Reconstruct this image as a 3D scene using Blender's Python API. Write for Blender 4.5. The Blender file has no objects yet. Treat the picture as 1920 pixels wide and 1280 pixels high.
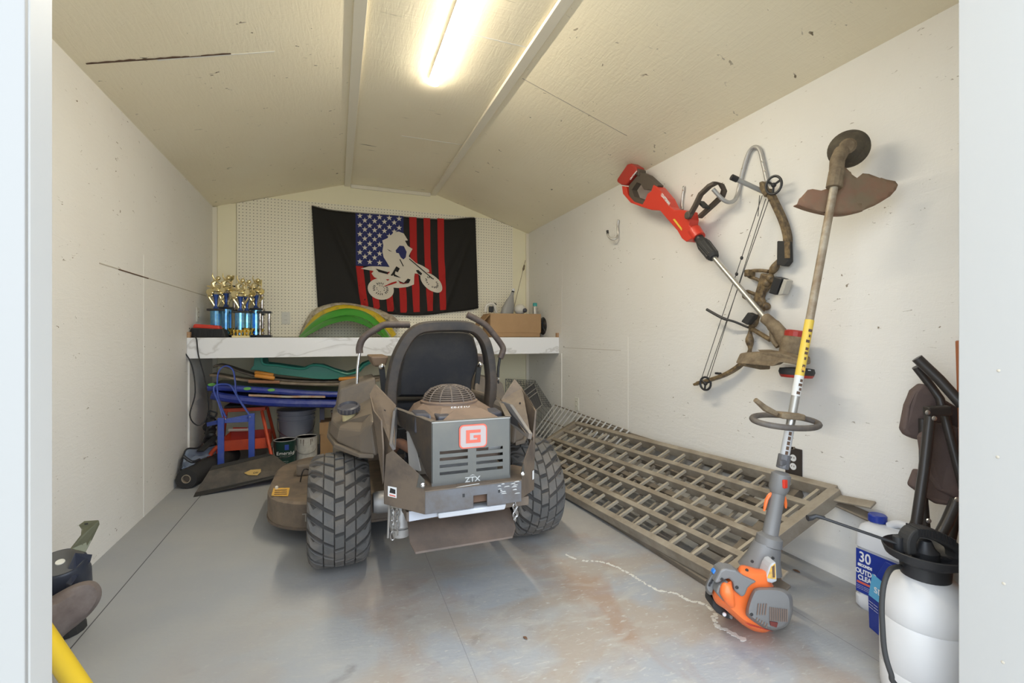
import bpy, bmesh, math, random
from mathutils import Vector, Matrix
random.seed(7)
S = bpy.context.scene
COL = S.collection

# ---------------------------------------------------------------- camera
CAM_F = 870.0                       # focal length in pixels of the 1920 frame
YAW = math.atan(329 / 870)          # camera turned right of the shed's long axis
H = 1.035                           # lens height
SY, CY = math.sin(YAW), math.cos(YAW)
cam_data = bpy.data.cameras.new('camera')
cam = bpy.data.objects.new('camera', cam_data)
COL.objects.link(cam)
cam.location = (0, 0, H)
cam.rotation_euler = (math.pi / 2, 0, -YAW)
cam_data.sensor_width = 36
cam_data.lens = 36 * CAM_F / 1920
cam_data.shift_y = -10 / 1920
cam_data.clip_start = 0.02
S.camera = cam

# ---------------------------------------------------------------- light and exposure
S.view_settings.view_transform = 'Standard'
S.view_settings.look = 'None'
S.view_settings.exposure = 0.68
S.view_settings.gamma = 1
S.view_settings.use_curve_mapping = False
world = bpy.data.worlds.new('sky')
S.world = world
world.use_nodes = True
wn = world.node_tree.nodes
wn['Background'].inputs['Color'].default_value = (0.78, 0.88, 1.0, 1)
wn['Background'].inputs['Strength'].default_value = 2.85
pd = bpy.data.lights.new('doorway_daylight_portal', 'AREA')
pd.shape = 'RECTANGLE'; pd.size = 1.66; pd.size_y = 2.05
pd.cycles.is_portal = True
po = bpy.data.objects.new('doorway_daylight_portal', pd)
COL.objects.link(po)
po.location = (0.54, 0.62, 1.02); po.rotation_euler = (math.pi / 2, 0, 0)   # faces +Y, into the shed
LED_POWER = 64.0

# ---------------------------------------------------------------- helpers
def P(u, v, X=None, Y=None, Z=None, zc=None):
    """point of the shed seen at pixel (u, v) at the given room coordinate"""
    t = (u - 960) / CAM_F; w = (630 - v) / CAM_F
    d = Vector((t * CY + SY, CY - t * SY, w))
    if Y is not None: k = Y / d.y
    elif X is not None: k = X / d.x
    elif Z is not None: k = (Z - H) / d.z
    else: k = zc
    return Vector((k * d.x, k * d.y, H + k * d.z))

def crop(x0, y0, s):
    return lambda x, y, **k: P(x0 + x * s, y0 + y * s, **k)

def lerp(a, b, t): return a + (b - a) * t

def mat(name, col, rough=0.5, metal=0.0, dust=None, amount=0.5, scale=6.0, bump=0.0, bscale=60.0,
        spec=0.5, emit=None, estr=0.0, coat=0.0, trans=0.0, alpha=1.0):
    m = bpy.data.materials.new(name); m.use_nodes = True
    nt = m.node_tree; b = nt.nodes['Principled BSDF']
    b.inputs['Base Color'].default_value = (*col, 1)
    b.inputs['Roughness'].default_value = rough
    b.inputs['Metallic'].default_value = metal
    b.inputs['Specular IOR Level'].default_value = spec
    b.inputs['Coat Weight'].default_value = coat
    b.inputs['Transmission Weight'].default_value = trans
    b.inputs['Alpha'].default_value = alpha
    if emit:
        b.inputs['Emission Color'].default_value = (*emit, 1)
        b.inputs['Emission Strength'].default_value = estr
    tc = nt.nodes.new('ShaderNodeTexCoord')
    if dust is not None:
        n = nt.nodes.new('ShaderNodeTexNoise'); n.inputs['Scale'].default_value = scale
        n.inputs['Detail'].default_value = 6; n.inputs['Roughness'].default_value = 0.65
        nt.links.new(tc.outputs['Object'], n.inputs['Vector'])
        r = nt.nodes.new('ShaderNodeValToRGB')
        c = 0.5 + (0.5 - amount) * 0.5
        r.color_ramp.elements[0].position = max(0, c - 0.13); r.color_ramp.elements[1].position = min(1, c + 0.13)
        r.color_ramp.elements[0].color = (*col, 1); r.color_ramp.elements[1].color = (*dust, 1)
        nt.links.new(n.outputs['Fac'], r.inputs['Fac'])
        nt.links.new(r.outputs['Color'], b.inputs['Base Color'])
    if bump:
        n2 = nt.nodes.new('ShaderNodeTexNoise'); n2.inputs['Scale'].default_value = bscale
        n2.inputs['Detail'].default_value = 4
        nt.links.new(tc.outputs['Object'], n2.inputs['Vector'])
        bp = nt.nodes.new('ShaderNodeBump'); bp.inputs['Strength'].default_value = bump
        bp.inputs['Distance'].default_value = 0.004
        nt.links.new(n2.outputs['Fac'], bp.inputs['Height']); nt.links.new(bp.outputs['Normal'], b.inputs['Normal'])
    return m

class MB:
    def __init__(s): s.bm = bmesh.new()
    def face(s, vs):
        try: return s.bm.faces.new(vs)
        except ValueError: return None
    def hexa(s, p):
        """8 points: four of the bottom ring, four of the top ring"""
        v = [s.bm.verts.new(q) for q in p]
        for f in ((3, 2, 1, 0), (4, 5, 6, 7), (0, 1, 5, 4), (1, 2, 6, 5), (2, 3, 7, 6), (3, 0, 4, 7)):
            s.face([v[i] for i in f])
        return s
    def box(s, lo, hi):
        x0, y0, z0 = lo; x1, y1, z1 = hi
        return s.hexa([(x0, y0, z0), (x1, y0, z0), (x1, y1, z0), (x0, y1, z0), (x0, y0, z1), (x1, y0, z1), (x1, y1, z1), (x0, y1, z1)])
    def obox(s, c, size, rot=None):
        r = rot or Matrix.Identity(3); c = Vector(c); a, b, d = (q / 2 for q in size)
        return s.hexa([c + r @ Vector(q) for q in ((-a, -b, -d), (a, -b, -d), (a, b, -d), (-a, b, -d), (-a, -b, d), (a, -b, d), (a, b, d), (-a, b, d))])
    def beam(s, a, b, w, h, up=(0, 0, 1)):
        """rectangular bar from a to b: w wide, h tall along up"""
        a, b = Vector(a), Vector(b); d = (b - a).normalized(); up = Vector(up)
        x = d.cross(up)
        if x.length < 1e-4: x = d.cross(Vector((1, 0, 0)))
        x.normalize(); z = x.cross(d).normalized(); x *= w / 2; z *= h / 2
        return s.hexa([a - x - z, a + x - z, b + x - z, b - x - z, a - x + z, a + x + z, b + x + z, b - x + z])
    def prism(s, pts, ext):
        """closed polygon extruded by vector ext"""
        ext = Vector(ext); n = len(pts)
        a = [s.bm.verts.new(Vector(p)) for p in pts]; b = [s.bm.verts.new(Vector(p) + ext) for p in pts]
        s.face(a[::-1]); s.face(b)
        for i in range(n): s.face([a[i], a[(i + 1) % n], b[(i + 1) % n], b[i]])
        return s
    def loft(s, rings, cap=True, close=True):
        R = [[s.bm.verts.new(Vector(p)) for p in r] for r in rings]; n = len(R[0])
        for i in range(len(R) - 1):
            for j in range(n if close else n - 1):
                k = (j + 1) % n
                s.face([R[i][j], R[i][k], R[i + 1][k], R[i + 1][j]])
        if cap and close: s.face(R[0][::-1]); s.face(R[-1])
        return s
    def tube(s, pts, r, seg=10, flat=None, cap=True):
        """round tube through points; r is one radius or one per point; flat=(rx, rz, up) for a flattened one"""
        pts = [Vector(p) for p in pts]; n = len(pts)
        rr = r if isinstance(r, (list, tuple)) else [r] * n
        up = None; rings = []
        for i, p in enumerate(pts):
            d = (pts[min(i + 1, n - 1)] - pts[max(i - 1, 0)])
            if d.length < 1e-9: d = Vector((0, 0, 1))
            d.normalize()
            if up is None:
                q = Vector((0, 0, 1)) if abs(d.z) < 0.9 else Vector((1, 0, 0))
                up = d.cross(q).normalized()
            x = (up - d * up.dot(d)); x.normalize(); up = x; y = d.cross(x)
            rings.append([p + (x * math.cos(2 * math.pi * k / seg) + y * math.sin(2 * math.pi * k / seg)) * rr[i] for k in range(seg)])
        return s.loft(rings, cap)
    def band(s, pts, w, h, side):
        """rectangle section swept along pts; w along 'side', h along the in-plane normal"""
        pts = [Vector(p) for p in pts]; n = len(pts); side = Vector(side).normalized(); rings = []
        for i, p in enumerate(pts):
            d = (pts[min(i + 1, n - 1)] - pts[max(i - 1, 0)]).normalized(); nn = d.cross(side).normalized()
            a, b = side * w / 2, nn * h / 2
            rings.append([p - a - b, p + a - b, p + a + b, p - a + b])
        return s.loft(rings)
    def lathe(s, prof, c=(0, 0, 0), axis=(0, 0, 1), seg=24, cap=True, sx=1.0, xdir=None):
        """profile of (radius, height along axis)"""
        c = Vector(c); ax = Vector(axis).normalized()
        q = Vector(xdir) if xdir else (Vector((1, 0, 0)) if abs(ax.x) < 0.9 else Vector((0, 1, 0)))
        x = (q - ax * q.dot(ax)).normalized(); y = ax.cross(x)
        return s.loft([[c + ax * h + (x * math.cos(2 * math.pi * k / seg) * sx + y * math.sin(2 * math.pi * k / seg)) * max(r, 1e-4) for k in range(seg)] for r, h in prof], cap)
    def ball(s, c, r, seg=14, rings=9, rot=None):
        c = Vector(c); rx, ry, rz = r if isinstance(r, (tuple, list)) else (r, r, r); R = rot or Matrix.Identity(3); out = []
        for i in range(rings + 1):
            a = math.pi * i / rings - math.pi / 2
            ca = max(math.cos(a), 0.01)
            out.append([c + R @ Vector((rx * ca * math.cos(2 * math.pi * k / seg), ry * ca * math.sin(2 * math.pi * k / seg), rz * math.sin(a))) for k in range(seg)])
        return s.loft(out)
    def build(s, name, m, parent=None, bevel=0.0, smooth=False, base=None, seg=2):
        bm = s.bm
        bmesh.ops.recalc_face_normals(bm, faces=bm.faces[:])
        me = bpy.data.meshes.new(name); bm.to_mesh(me); bm.free()
        if smooth:
            for p in me.polygons: p.use_smooth = True
        me.materials.append(m)
        o = bpy.data.objects.new(name, me); COL.objects.link(o)
        if parent is not None:
            w = Vector((0, 0, 0)); q = parent
            while q is not None: w += Vector(q.location); q = q.parent
            me.transform(Matrix.Translation(-w)); o.parent = parent
        else:
            co = [v.co for v in me.vertices]
            if base is None:
                base = Vector(((min(c.x for c in co) + max(c.x for c in co)) / 2, (min(c.y for c in co) + max(c.y for c in co)) / 2, min(c.z for c in co)))
            me.transform(Matrix.Translation(-Vector(base))); o.location = base
        if smooth:
            try: me.set_sharp_from_angle(angle=math.radians(40))
            except Exception: pass
        if bevel:
            b = o.modifiers.new('edge_bevel', 'BEVEL'); b.width = bevel; b.segments = seg; b.limit_method = 'ANGLE'; b.angle_limit = math.radians(35)
        return o

def tag(o, label, cat, group=None, kind=None):
    o['label'] = label; o['category'] = cat
    if group: o['group'] = group
    if kind: o['kind'] = kind
    return o

def thing(name, label, cat, loc, group=None):
    o = bpy.data.objects.new(name, None); COL.objects.link(o); o.location = loc
    o.empty_display_size = 0.05
    return tag(o, label, cat, group)

def struct(name, mb, m, bevel=0.0):
    o = mb.build(name, m, bevel=bevel); o['kind'] = 'structure'; return o

def copy_tree(o, parent=None):
    c = o.copy(); COL.objects.link(c)
    if parent is not None: c.parent = parent
    for ch in [q for q in bpy.data.objects if q.parent == o]: copy_tree(ch, c)
    return c

def text(body, name, size, origin, right, up, m, parent, extrude=0.0006, align='CENTER', bold=0.0, sx=1.0, shear=0.0):
    cu = bpy.data.curves.new('lettering', 'FONT'); cu.body = body; cu.size = size; cu.extrude = extrude
    cu.align_x = align; cu.align_y = 'CENTER'; cu.offset = bold; cu.resolution_u = 4; cu.shear = shear; cu.space_line = 0.85
    t = bpy.data.objects.new('lettering', cu); COL.objects.link(t)
    bpy.context.view_layer.update()
    me = bpy.data.meshes.new_from_object(t.evaluated_get(bpy.context.evaluated_depsgraph_get()))
    bpy.data.objects.remove(t); bpy.data.curves.remove(cu)
    x = Vector(right).normalized(); y = Vector(up); y = (y - x * y.dot(x)).normalized(); z = x.cross(y)
    M = Matrix(((x.x * sx, y.x, z.x, origin[0]), (x.y * sx, y.y, z.y, origin[1]), (x.z * sx, y.z, z.z, origin[2]), (0, 0, 0, 1)))
    me.transform(M); me.name = name; me.materials.clear(); me.materials.append(m)
    o = bpy.data.objects.new(name, me); COL.objects.link(o)
    w = Vector((0, 0, 0)); q = parent
    while q is not None: w += Vector(q.location); q = q.parent
    me.transform(Matrix.Translation(-w)); o.parent = parent
    return o

def smoothpath(pts, n=6):
    """Catmull-Rom through points"""
    pts = [Vector(p) for p in pts]; out = []
    for i in range(len(pts) - 1):
        p0 = pts[max(i - 1, 0)]; p1 = pts[i]; p2 = pts[i + 1]; p3 = pts[min(i + 2, len(pts) - 1)]
        for k in range(n):
            t = k / n
            out.append(0.5 * ((2 * p1) + (p2 - p0) * t + (2 * p0 - 5 * p1 + 4 * p2 - p3) * t * t + (3 * p1 - p0 - 3 * p2 + p3) * t ** 3))
    out.append(pts[-1]); return out

# ---------------------------------------------------------------- materials
def osb_material(name, col, tint, line_rot=0.0):
    """painted strand board: fine flake relief, sparse dark nicks"""
    m = mat(name, col, rough=0.62, spec=0.3)
    nt = m.node_tree; b = nt.nodes['Principled BSDF']; L = nt.links.new
    tc = nt.nodes.new('ShaderNodeTexCoord')
    def mapped(sc, rot=(0, 0, 0)):
        mp = nt.nodes.new('ShaderNodeMapping'); mp.inputs['Scale'].default_value = sc; mp.inputs['Rotation'].default_value = rot
        L(tc.outputs['Object'], mp.inputs['Vector']); return mp.outputs['Vector']
    def noise(vec, s, d=3, dist=0.0):
        n = nt.nodes.new('ShaderNodeTexNoise'); n.inputs['Scale'].default_value = s; n.inputs['Detail'].default_value = d
        n.inputs['Distortion'].default_value = dist
        L(vec, n.inputs['Vector']); return n.outputs['Fac']
    big = noise(mapped((1, 1, 1)), 1.6, 4)
    r0 = nt.nodes.new('ShaderNodeValToRGB'); r0.color_ramp.elements[0].position = .35; r0.color_ramp.elements[1].position = .7
    r0.color_ramp.elements[0].color = (*col, 1); r0.color_ramp.elements[1].color = (*tint, 1); L(big, r0.inputs['Fac'])
    nick = noise(mapped((1, 14, 34), (0.5, 0.2, 0.1)), 2.3, 2, 0.8)
    mask = noise(mapped((1, 1, 1)), 7, 2)
    rn = nt.nodes.new('ShaderNodeValToRGB'); rn.color_ramp.elements[0].position = .69; rn.color_ramp.elements[1].position = .74
    L(nick, rn.inputs['Fac'])
    rm = nt.nodes.new('ShaderNodeValToRGB'); rm.color_ramp.elements[0].position = .5; rm.color_ramp.elements[1].position = .62
    L(mask, rm.inputs['Fac'])
    mu = nt.nodes.new('ShaderNodeMath'); mu.operation = 'MULTIPLY'; L(rn.outputs['Color'], mu.inputs[0]); L(rm.outputs['Color'], mu.inputs[1])
    mx = nt.nodes.new('ShaderNodeMixRGB'); mx.inputs['Color2'].default_value = (0.22, 0.17, 0.11, 1)
    L(mu.outputs[0], mx.inputs['Fac']); L(r0.outputs['Color'], mx.inputs['Color1']); L(mx.outputs['Color'], b.inputs['Base Color'])
    f1 = noise(mapped((3, 22, 60), (0.35, 0.1, 0)), 1.5, 3, 1.2); f2 = noise(mapped((3, 60, 20), (-0.6, 0.3, 0)), 1.5, 3, 1.2); f3 = noise(mapped((50, 8, 30), (0, 0.3, 0.6)), 1.0, 3, 1.2)
    a1 = nt.nodes.new('ShaderNodeMath'); a1.operation = 'MAXIMUM'; L(f1, a1.inputs[0]); L(f2, a1.inputs[1])
    a2 = nt.nodes.new('ShaderNodeMath'); a2.operation = 'ADD'; L(a1.outputs[0], a2.inputs[0]); L(f3, a2.inputs[1])
    bp = nt.nodes.new('ShaderNodeBump'); bp.inputs['Strength'].default_value = 0.34; bp.inputs['Distance'].default_value = 0.004
    L(a2.outputs[0], bp.inputs['Height']); L(bp.outputs['Normal'], b.inputs['Normal'])
    return m

M = {}
M['osb'] = osb_material('white_painted_strand_board', (0.82, 0.80, 0.76), (0.79, 0.76, 0.71))
M['osb_ceiling'] = osb_material('cream_painted_strand_board', (0.95, 0.87, 0.68), (0.92, 0.83, 0.63))
M['white_trim'] = mat('white_trim_paint', (0.88, 0.82, 0.68), 0.5)
M['cream_wall'] = mat('cream_wall_paint', (0.95, 0.88, 0.64), 0.55, bump=0.1, bscale=30)
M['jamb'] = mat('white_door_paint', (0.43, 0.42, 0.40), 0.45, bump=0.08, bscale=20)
M['seam_light'] = mat('caulk', (0.84, 0.82, 0.77), 0.5)
M['seam_dark'] = mat('dark_gap', (0.12, 0.07, 0.045), 0.9)
M['seam_soft'] = mat('faint_joint', (0.50, 0.45, 0.37), 0.9)

def floor_material():
    m = mat('grey_painted_floor', (0.27, 0.29, 0.31), rough=0.6, spec=0.3)
    nt = m.node_tree; b = nt.nodes['Principled BSDF']; L = nt.links.new
    g = nt.nodes.new('ShaderNodeNewGeometry')
    def noise(s, d=5, sc=(1, 1, 1), dist=0.0, rot=(0, 0, 0), off=(0, 0, 0)):
        mp = nt.nodes.new('ShaderNodeMapping'); mp.inputs['Scale'].default_value = sc; mp.inputs['Rotation'].default_value = rot; mp.inputs['Location'].default_value = off
        L(g.outputs['Position'], mp.inputs['Vector'])
        n = nt.nodes.new('ShaderNodeTexNoise'); n.inputs['Scale'].default_value = s; n.inputs['Detail'].default_value = d; n.inputs['Distortion'].default_value = dist
        L(mp.outputs['Vector'], n.inputs['Vector']); return n.outputs['Fac']
    def ramp(f, a, c):
        r = nt.nodes.new('ShaderNodeValToRGB'); r.color_ramp.elements[0].position = a; r.color_ramp.elements[1].position = c; L(f, r.inputs['Fac']); return r.outputs['Color']
    def mixc(f, c1, col):
        x = nt.nodes.new('ShaderNodeMixRGB'); L(f, x.inputs['Fac'])
        if isinstance(c1, tuple): x.inputs['Color1'].default_value = (*c1, 1)
        else: L(c1, x.inputs['Color1'])
        x.inputs['Color2'].default_value = (*col, 1); return x.outputs['Color']
    def mulf(a, bb, k=None):
        x = nt.nodes.new('ShaderNodeMath'); x.operation = 'MULTIPLY'; L(a, x.inputs[0])
        if k is not None: x.inputs[1].default_value = k
        else: L(bb, x.inputs[1])
        return x.outputs[0]
    # worn area: centre-right foreground, where the machine and feet come in
    vd = nt.nodes.new('ShaderNodeVectorMath'); vd.operation = 'DISTANCE'; vd.inputs[1].default_value = (0.85, 1.35, 0); L(g.outputs['Position'], vd.inputs[0])
    area = nt.nodes.new('ShaderNodeMapRange'); area.inputs['From Min'].default_value = 1.5; area.inputs['From Max'].default_value = 0.35; L(vd.outputs['Value'], area.inputs['Value'])
    vd2 = nt.nodes.new('ShaderNodeVectorMath'); vd2.operation = 'DISTANCE'; vd2.inputs[1].default_value = (0.35, 1.1, 0); L(g.outputs['Position'], vd2.inputs[0])
    area2 = nt.nodes.new('ShaderNodeMapRange'); area2.inputs['From Min'].default_value = 1.1; area2.inputs['From Max'].default_value = 0.2; L(vd2.outputs['Value'], area2.inputs['Value'])
    c = mixc(ramp(noise(2.0), .4, .65), (0.335, 0.345, 0.36), (0.375, 0.375, 0.37))
    c = mixc(mulf(ramp(noise(2.6, 9, (1, 1.3, 1), 0.5), .42, .56), area.outputs[0], None), c, (0.36, 0.31, 0.26))
    c = mixc(mulf(mulf(ramp(noise(3.0, 7, (1, .7, 1), 0.4, (0, 0, .6), (3, 1, 0)), .52, .64), area.outputs[0]), None, 0.6), c, (0.33, 0.21, 0.14))
    c = mixc(mulf(mulf(ramp(noise(7, 9, (1, 2.0, 1), 0.8, (0, 0, -.5)), .50, .72), area.outputs[0]), None, 0.6), c, (0.44, 0.42, 0.38))
    c = mixc(mulf(ramp(noise(30, 6, (1, 3, 1), 0.8, (0, 0, .7)), .60, .72), area.outputs[0], None), c, (0.47, 0.455, 0.42))
    c = mixc(mulf(mulf(ramp(noise(5, 8, (1, 1, 1), 0.4, (0, 0, 0), (7, 7, 0)), .62, .72), area2.outputs[0]), None, .7), c, (0.10, 0.09, 0.075))
    c = mixc(mulf(ramp(noise(60, 3), .72, .78), None, 0.6), c, (0.55, 0.53, 0.49))
    # board joints
    sx = nt.nodes.new('ShaderNodeSeparateXYZ'); L(g.outputs['Position'], sx.inputs[0])
    def line(out, pos, w, k):
        s_ = nt.nodes.new('ShaderNodeMath'); s_.operation = 'SUBTRACT'; s_.inputs[1].default_value = pos; L(out, s_.inputs[0])
        a_ = nt.nodes.new('ShaderNodeMath'); a_.operation = 'ABSOLUTE'; L(s_.outputs[0], a_.inputs[0])
        l_ = nt.nodes.new('ShaderNodeMath'); l_.operation = 'LESS_THAN'; l_.inputs[1].default_value = w; L(a_.outputs[0], l_.inputs[0])
        return mulf(l_.outputs[0], None, k)
    c = mixc(line(sx.outputs[0], -0.825, 0.0022, 0.9), c, (0.05, 0.05, 0.055))
    c = mixc(line(sx.outputs[0], 0.395, 0.0015, 0.35), c, (0.12, 0.12, 0.12))
    c = mixc(line(sx.outputs[0], 1.615, 0.0015, 0.5), c, (0.12, 0.12, 0.12))
    L(c, b.inputs['Base Color'])
    bp = nt.nodes.new('ShaderNodeBump'); bp.inputs['Strength'].default_value = 0.25; bp.inputs['Distance'].default_value = 0.003
    L(noise(28, 6, (1, 2.5, 1), 1.0), bp.inputs['Height']); L(bp.outputs['Normal'], b.inputs['Normal'])
    return m
M['floor'] = floor_material()

def pegboard_material():
    m = mat('perforated_hardboard', (0.93, 0.87, 0.70), 0.5)
    nt = m.node_tree; b = nt.nodes['Principled BSDF']; L = nt.links.new
    g = nt.nodes.new('ShaderNodeNewGeometry'); s = nt.nodes.new('ShaderNodeSeparateXYZ'); L(g.outputs['Position'], s.inputs[0])
    def cell(o):
        d = nt.nodes.new('ShaderNodeMath'); d.operation = 'DIVIDE'; d.inputs[1].default_value = 0.0290; L(o, d.inputs[0])
        f = nt.nodes.new('ShaderNodeMath'); f.operation = 'FRACT'; L(d.outputs[0], f.inputs[0])
        q = nt.nodes.new('ShaderNodeMath'); q.operation = 'SUBTRACT'; q.inputs[1].default_value = 0.5; L(f.outputs[0], q.inputs[0])
        w = nt.nodes.new('ShaderNodeMath'); w.operation = 'MULTIPLY'; L(q.outputs[0], w.inputs[0]); L(q.outputs[0], w.inputs[1]); return w.outputs[0]
    a = nt.nodes.new('ShaderNodeMath'); a.operation = 'ADD'; L(cell(s.outputs[0]), a.inputs[0]); L(cell(s.outputs[2]), a.inputs[1])
    r = nt.nodes.new('ShaderNodeMath'); r.operation = 'LESS_THAN'; r.inputs[1].default_value = 0.0165; L(a.outputs[0], r.inputs[0])
    mx = nt.nodes.new('ShaderNodeMixRGB'); L(r.outputs[0], mx.inputs['Fac'])
    mx.inputs['Color1'].default_value = (0.93, 0.87, 0.70, 1); mx.inputs['Color2'].default_value = (0.10, 0.08, 0.06, 1)
    L(mx.outputs['Color'], b.inputs['Base Color']); return m
M['pegboard'] = pegboard_material()

def marble_material():
    m = mat('white_marble_laminate', (0.88, 0.88, 0.89), 0.28)
    nt = m.node_tree; b = nt.nodes['Principled BSDF']; L = nt.links.new
    g = nt.nodes.new('ShaderNodeNewGeometry')
    mp = nt.nodes.new('ShaderNodeMapping'); mp.inputs['Rotation'].default_value = (0, 0.9, 0); mp.inputs['Scale'].default_value = (1, 1, 2.2); L(g.outputs['Position'], mp.inputs['Vector'])
    n = nt.nodes.new('ShaderNodeTexNoise'); n.inputs['Scale'].default_value = 1.5; n.inputs['Detail'].default_value = 5; n.inputs['Distortion'].default_value = 0.6
    L(mp.outputs['Vector'], n.inputs['Vector'])
    s = nt.nodes.new('ShaderNodeMath'); s.operation = 'SUBTRACT'; s.inputs[1].default_value = 0.56; L(n.outputs['Fac'], s.inputs[0])
    a = nt.nodes.new('ShaderNodeMath'); a.operation = 'ABSOLUTE'; L(s.outputs[0], a.inputs[0])
    r = nt.nodes.new('ShaderNodeValToRGB'); r.color_ramp.elements[0].position = 0.0; r.color_ramp.elements[1].position = 0.018
    r.color_ramp.elements[0].color = (0.66, 0.65, 0.64, 1); r.color_ramp.elements[1].color = (0.88, 0.88, 0.89, 1)
    L(a.outputs[0], r.inputs['Fac']); L(r.outputs['Color'], b.inputs['Base Color']); return m
M['marble'] = marble_material()

DUST = (0.165, 0.125, 0.092)
M['steel_frame'] = mat('dusty_dark_grey_steel', (0.065, 0.064, 0.062), 0.42, 0.3, dust=(0.12, 0.092, 0.07), amount=0.55, scale=9, bump=0.1)
M['steel_clean'] = mat('grey_painted_steel', (0.135, 0.135, 0.128), 0.35, 0.45, dust=(0.165, 0.158, 0.14), amount=0.4, scale=5)
M['steel_dirty'] = mat('mud_stained_steel', (0.085, 0.068, 0.058), 0.6, 0.1, dust=DUST, amount=0.65, scale=7, bump=0.2)
M['bumper'] = mat('scuffed_bumper_steel', (0.15, 0.152, 0.165), 0.4, 0.4, dust=(0.12, 0.10, 0.085), amount=0.4, scale=8)
M['rusty_plate'] = mat('rust_brown_plate', (0.16, 0.115, 0.088), 0.6, 0.2, dust=(0.10, 0.078, 0.065), amount=0.5, scale=5, bump=0.15)
M['plastic_dusty'] = mat('dust_coated_grey_plastic', (0.10, 0.092, 0.086), 0.6, 0, dust=(0.17, 0.138, 0.108), amount=0.7, scale=4, bump=0.08)
M['plastic_grey'] = mat('dark_grey_plastic', (0.11, 0.11, 0.118), 0.45, 0, dust=(0.16, 0.138, 0.12), amount=0.4, scale=6)
M['engine_plastic'] = mat('dusty_engine_plastic', (0.14, 0.098, 0.076), 0.6, 0, dust=(0.22, 0.155, 0.115), amount=0.6, scale=6)
M['engine_blue'] = mat('dark_blue_grey_plastic', (0.075, 0.075, 0.09), 0.4, 0)
M['seat'] = mat('charcoal_seat_shell', (0.028, 0.028, 0.031), 0.7, 0, dust=(0.05, 0.046, 0.043), amount=0.4, scale=5, spec=0.2)
M['seat_rim'] = mat('dark_grey_seat_frame', (0.045, 0.041, 0.039), 0.55, 0, dust=(0.105, 0.08, 0.062), amount=0.4, scale=5, spec=0.25)
M['foam'] = mat('dark_brown_foam_grip', (0.085, 0.065, 0.06), 0.6, dust=(0.13, 0.10, 0.085), amount=0.4, scale=30)
M['rubber'] = mat('dusty_tyre_rubber', (0.10, 0.097, 0.093), 0.75, 0, dust=(0.155, 0.135, 0.115), amount=0.42, scale=7, bump=0.25, bscale=90)
M['rubber_groove'] = mat('tyre_groove_rubber', (0.045, 0.042, 0.040), 0.85, dust=(0.085, 0.068, 0.055), amount=0.35, scale=9)
M['black'] = mat('black_plastic', (0.022, 0.022, 0.024), 0.45)
M['black_soft'] = mat('black_rubber', (0.03, 0.029, 0.028), 0.7)
M['chrome'] = mat('chrome', (0.75, 0.75, 0.76), 0.18, 1.0)
M['alu'] = mat('bare_aluminium', (0.60, 0.59, 0.57), 0.35, 0.9, dust=(0.45, 0.42, 0.37), amount=0.3, scale=20)
M['ramp'] = mat('dusty_aluminium_ramp', (0.40, 0.35, 0.28), 0.55, 0.25, dust=(0.27, 0.225, 0.17), amount=0.5, scale=6, bump=0.1)
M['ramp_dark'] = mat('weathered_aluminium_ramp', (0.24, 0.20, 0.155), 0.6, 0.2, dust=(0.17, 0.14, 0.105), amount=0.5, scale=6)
M['cast'] = mat('cast_alloy', (0.50, 0.49, 0.48), 0.5, 0.5)
M['white_plastic'] = mat('white_plastic', (0.78, 0.78, 0.78), 0.35)
M['ivory'] = mat('ivory_plastic', (0.74, 0.72, 0.64), 0.4)
M['orange_red'] = mat('orange_red_badge', (0.72, 0.13, 0.08), 0.4)
M['badge_pale'] = mat('pale_pink_badge', (0.47, 0.40, 0.385), 0.4)
M['letter_grey'] = mat('light_grey_lettering', (0.48, 0.48, 0.46), 0.5)
M['letter_dim'] = mat('dim_lettering', (0.33, 0.30, 0.26), 0.6)
M['white_ink'] = mat('white_ink', (0.82, 0.82, 0.82), 0.5)
M['yellow_label'] = mat('orange_yellow_label', (0.78, 0.45, 0.06), 0.5, dust=(0.45, 0.28, 0.10), amount=0.4, scale=60)
M['chain'] = mat('galvanised_chain', (0.55, 0.54, 0.53), 0.3, 0.9)
# ================================================================ THE SETTING
XL, XR, YB, YF = -1.033, 2.018, 4.83, 0.65
ZE, ZC = 2.19, 2.525                 # eaves and flat centre of the ceiling
XA, XB = 0.10, 0.945                 # where the slopes meet the flat centre
struct('floor', MB().box((XL - .1, 0.45, -0.05), (XR + .1, YB + .1, 0)), M['floor'])
struct('ground', MB().box((-9, -12, -0.16), (9, 0.44, -0.10)), mat('pale_dry_ground', (0.52, 0.50, 0.45), 0.9, dust=(0.42, 0.41, 0.34), amount=.5, scale=1.5))
struct('wall_left', MB().box((XL - .08, 0.55, 0), (XL, YB + .08, ZE + .02)), M['osb'])
struct('wall_right', MB().box((XR, 0.55, 0), (XR + .08, YB + .08, ZE + .02)), M['osb'])
struct('wall_back', MB().prism([(XL - .08, YB, 0), (XR + .08, YB, 0), (XR + .08, YB, ZE), (XB, YB, ZC + .02), (XA, YB, ZC + .02), (XL - .08, YB, ZE)], (0, .08, 0)), M['cream_wall'])
struct('ceiling', MB().prism([(XL - .08, 0.5, ZE - .024), (XA, 0.5, ZC), (XB, 0.5, ZC), (XR + .08, 0.5, ZE - .025), (XR + .08, 0.5, ZE + .06), (XB, 0.5, ZC + .06), (XA, 0.5, ZC + .06), (XL - .08, 0.5, ZE + .06)], (0, YB - .4, 0)), M['osb_ceiling'])
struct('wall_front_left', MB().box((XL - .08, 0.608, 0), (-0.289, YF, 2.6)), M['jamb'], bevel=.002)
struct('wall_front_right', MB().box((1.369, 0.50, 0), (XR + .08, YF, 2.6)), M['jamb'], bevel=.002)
struct('wall_front_top', MB().box((-0.289, 0.608, 2.03), (1.369, YF, 2.6)), M['jamb'], bevel=.002)
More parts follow.
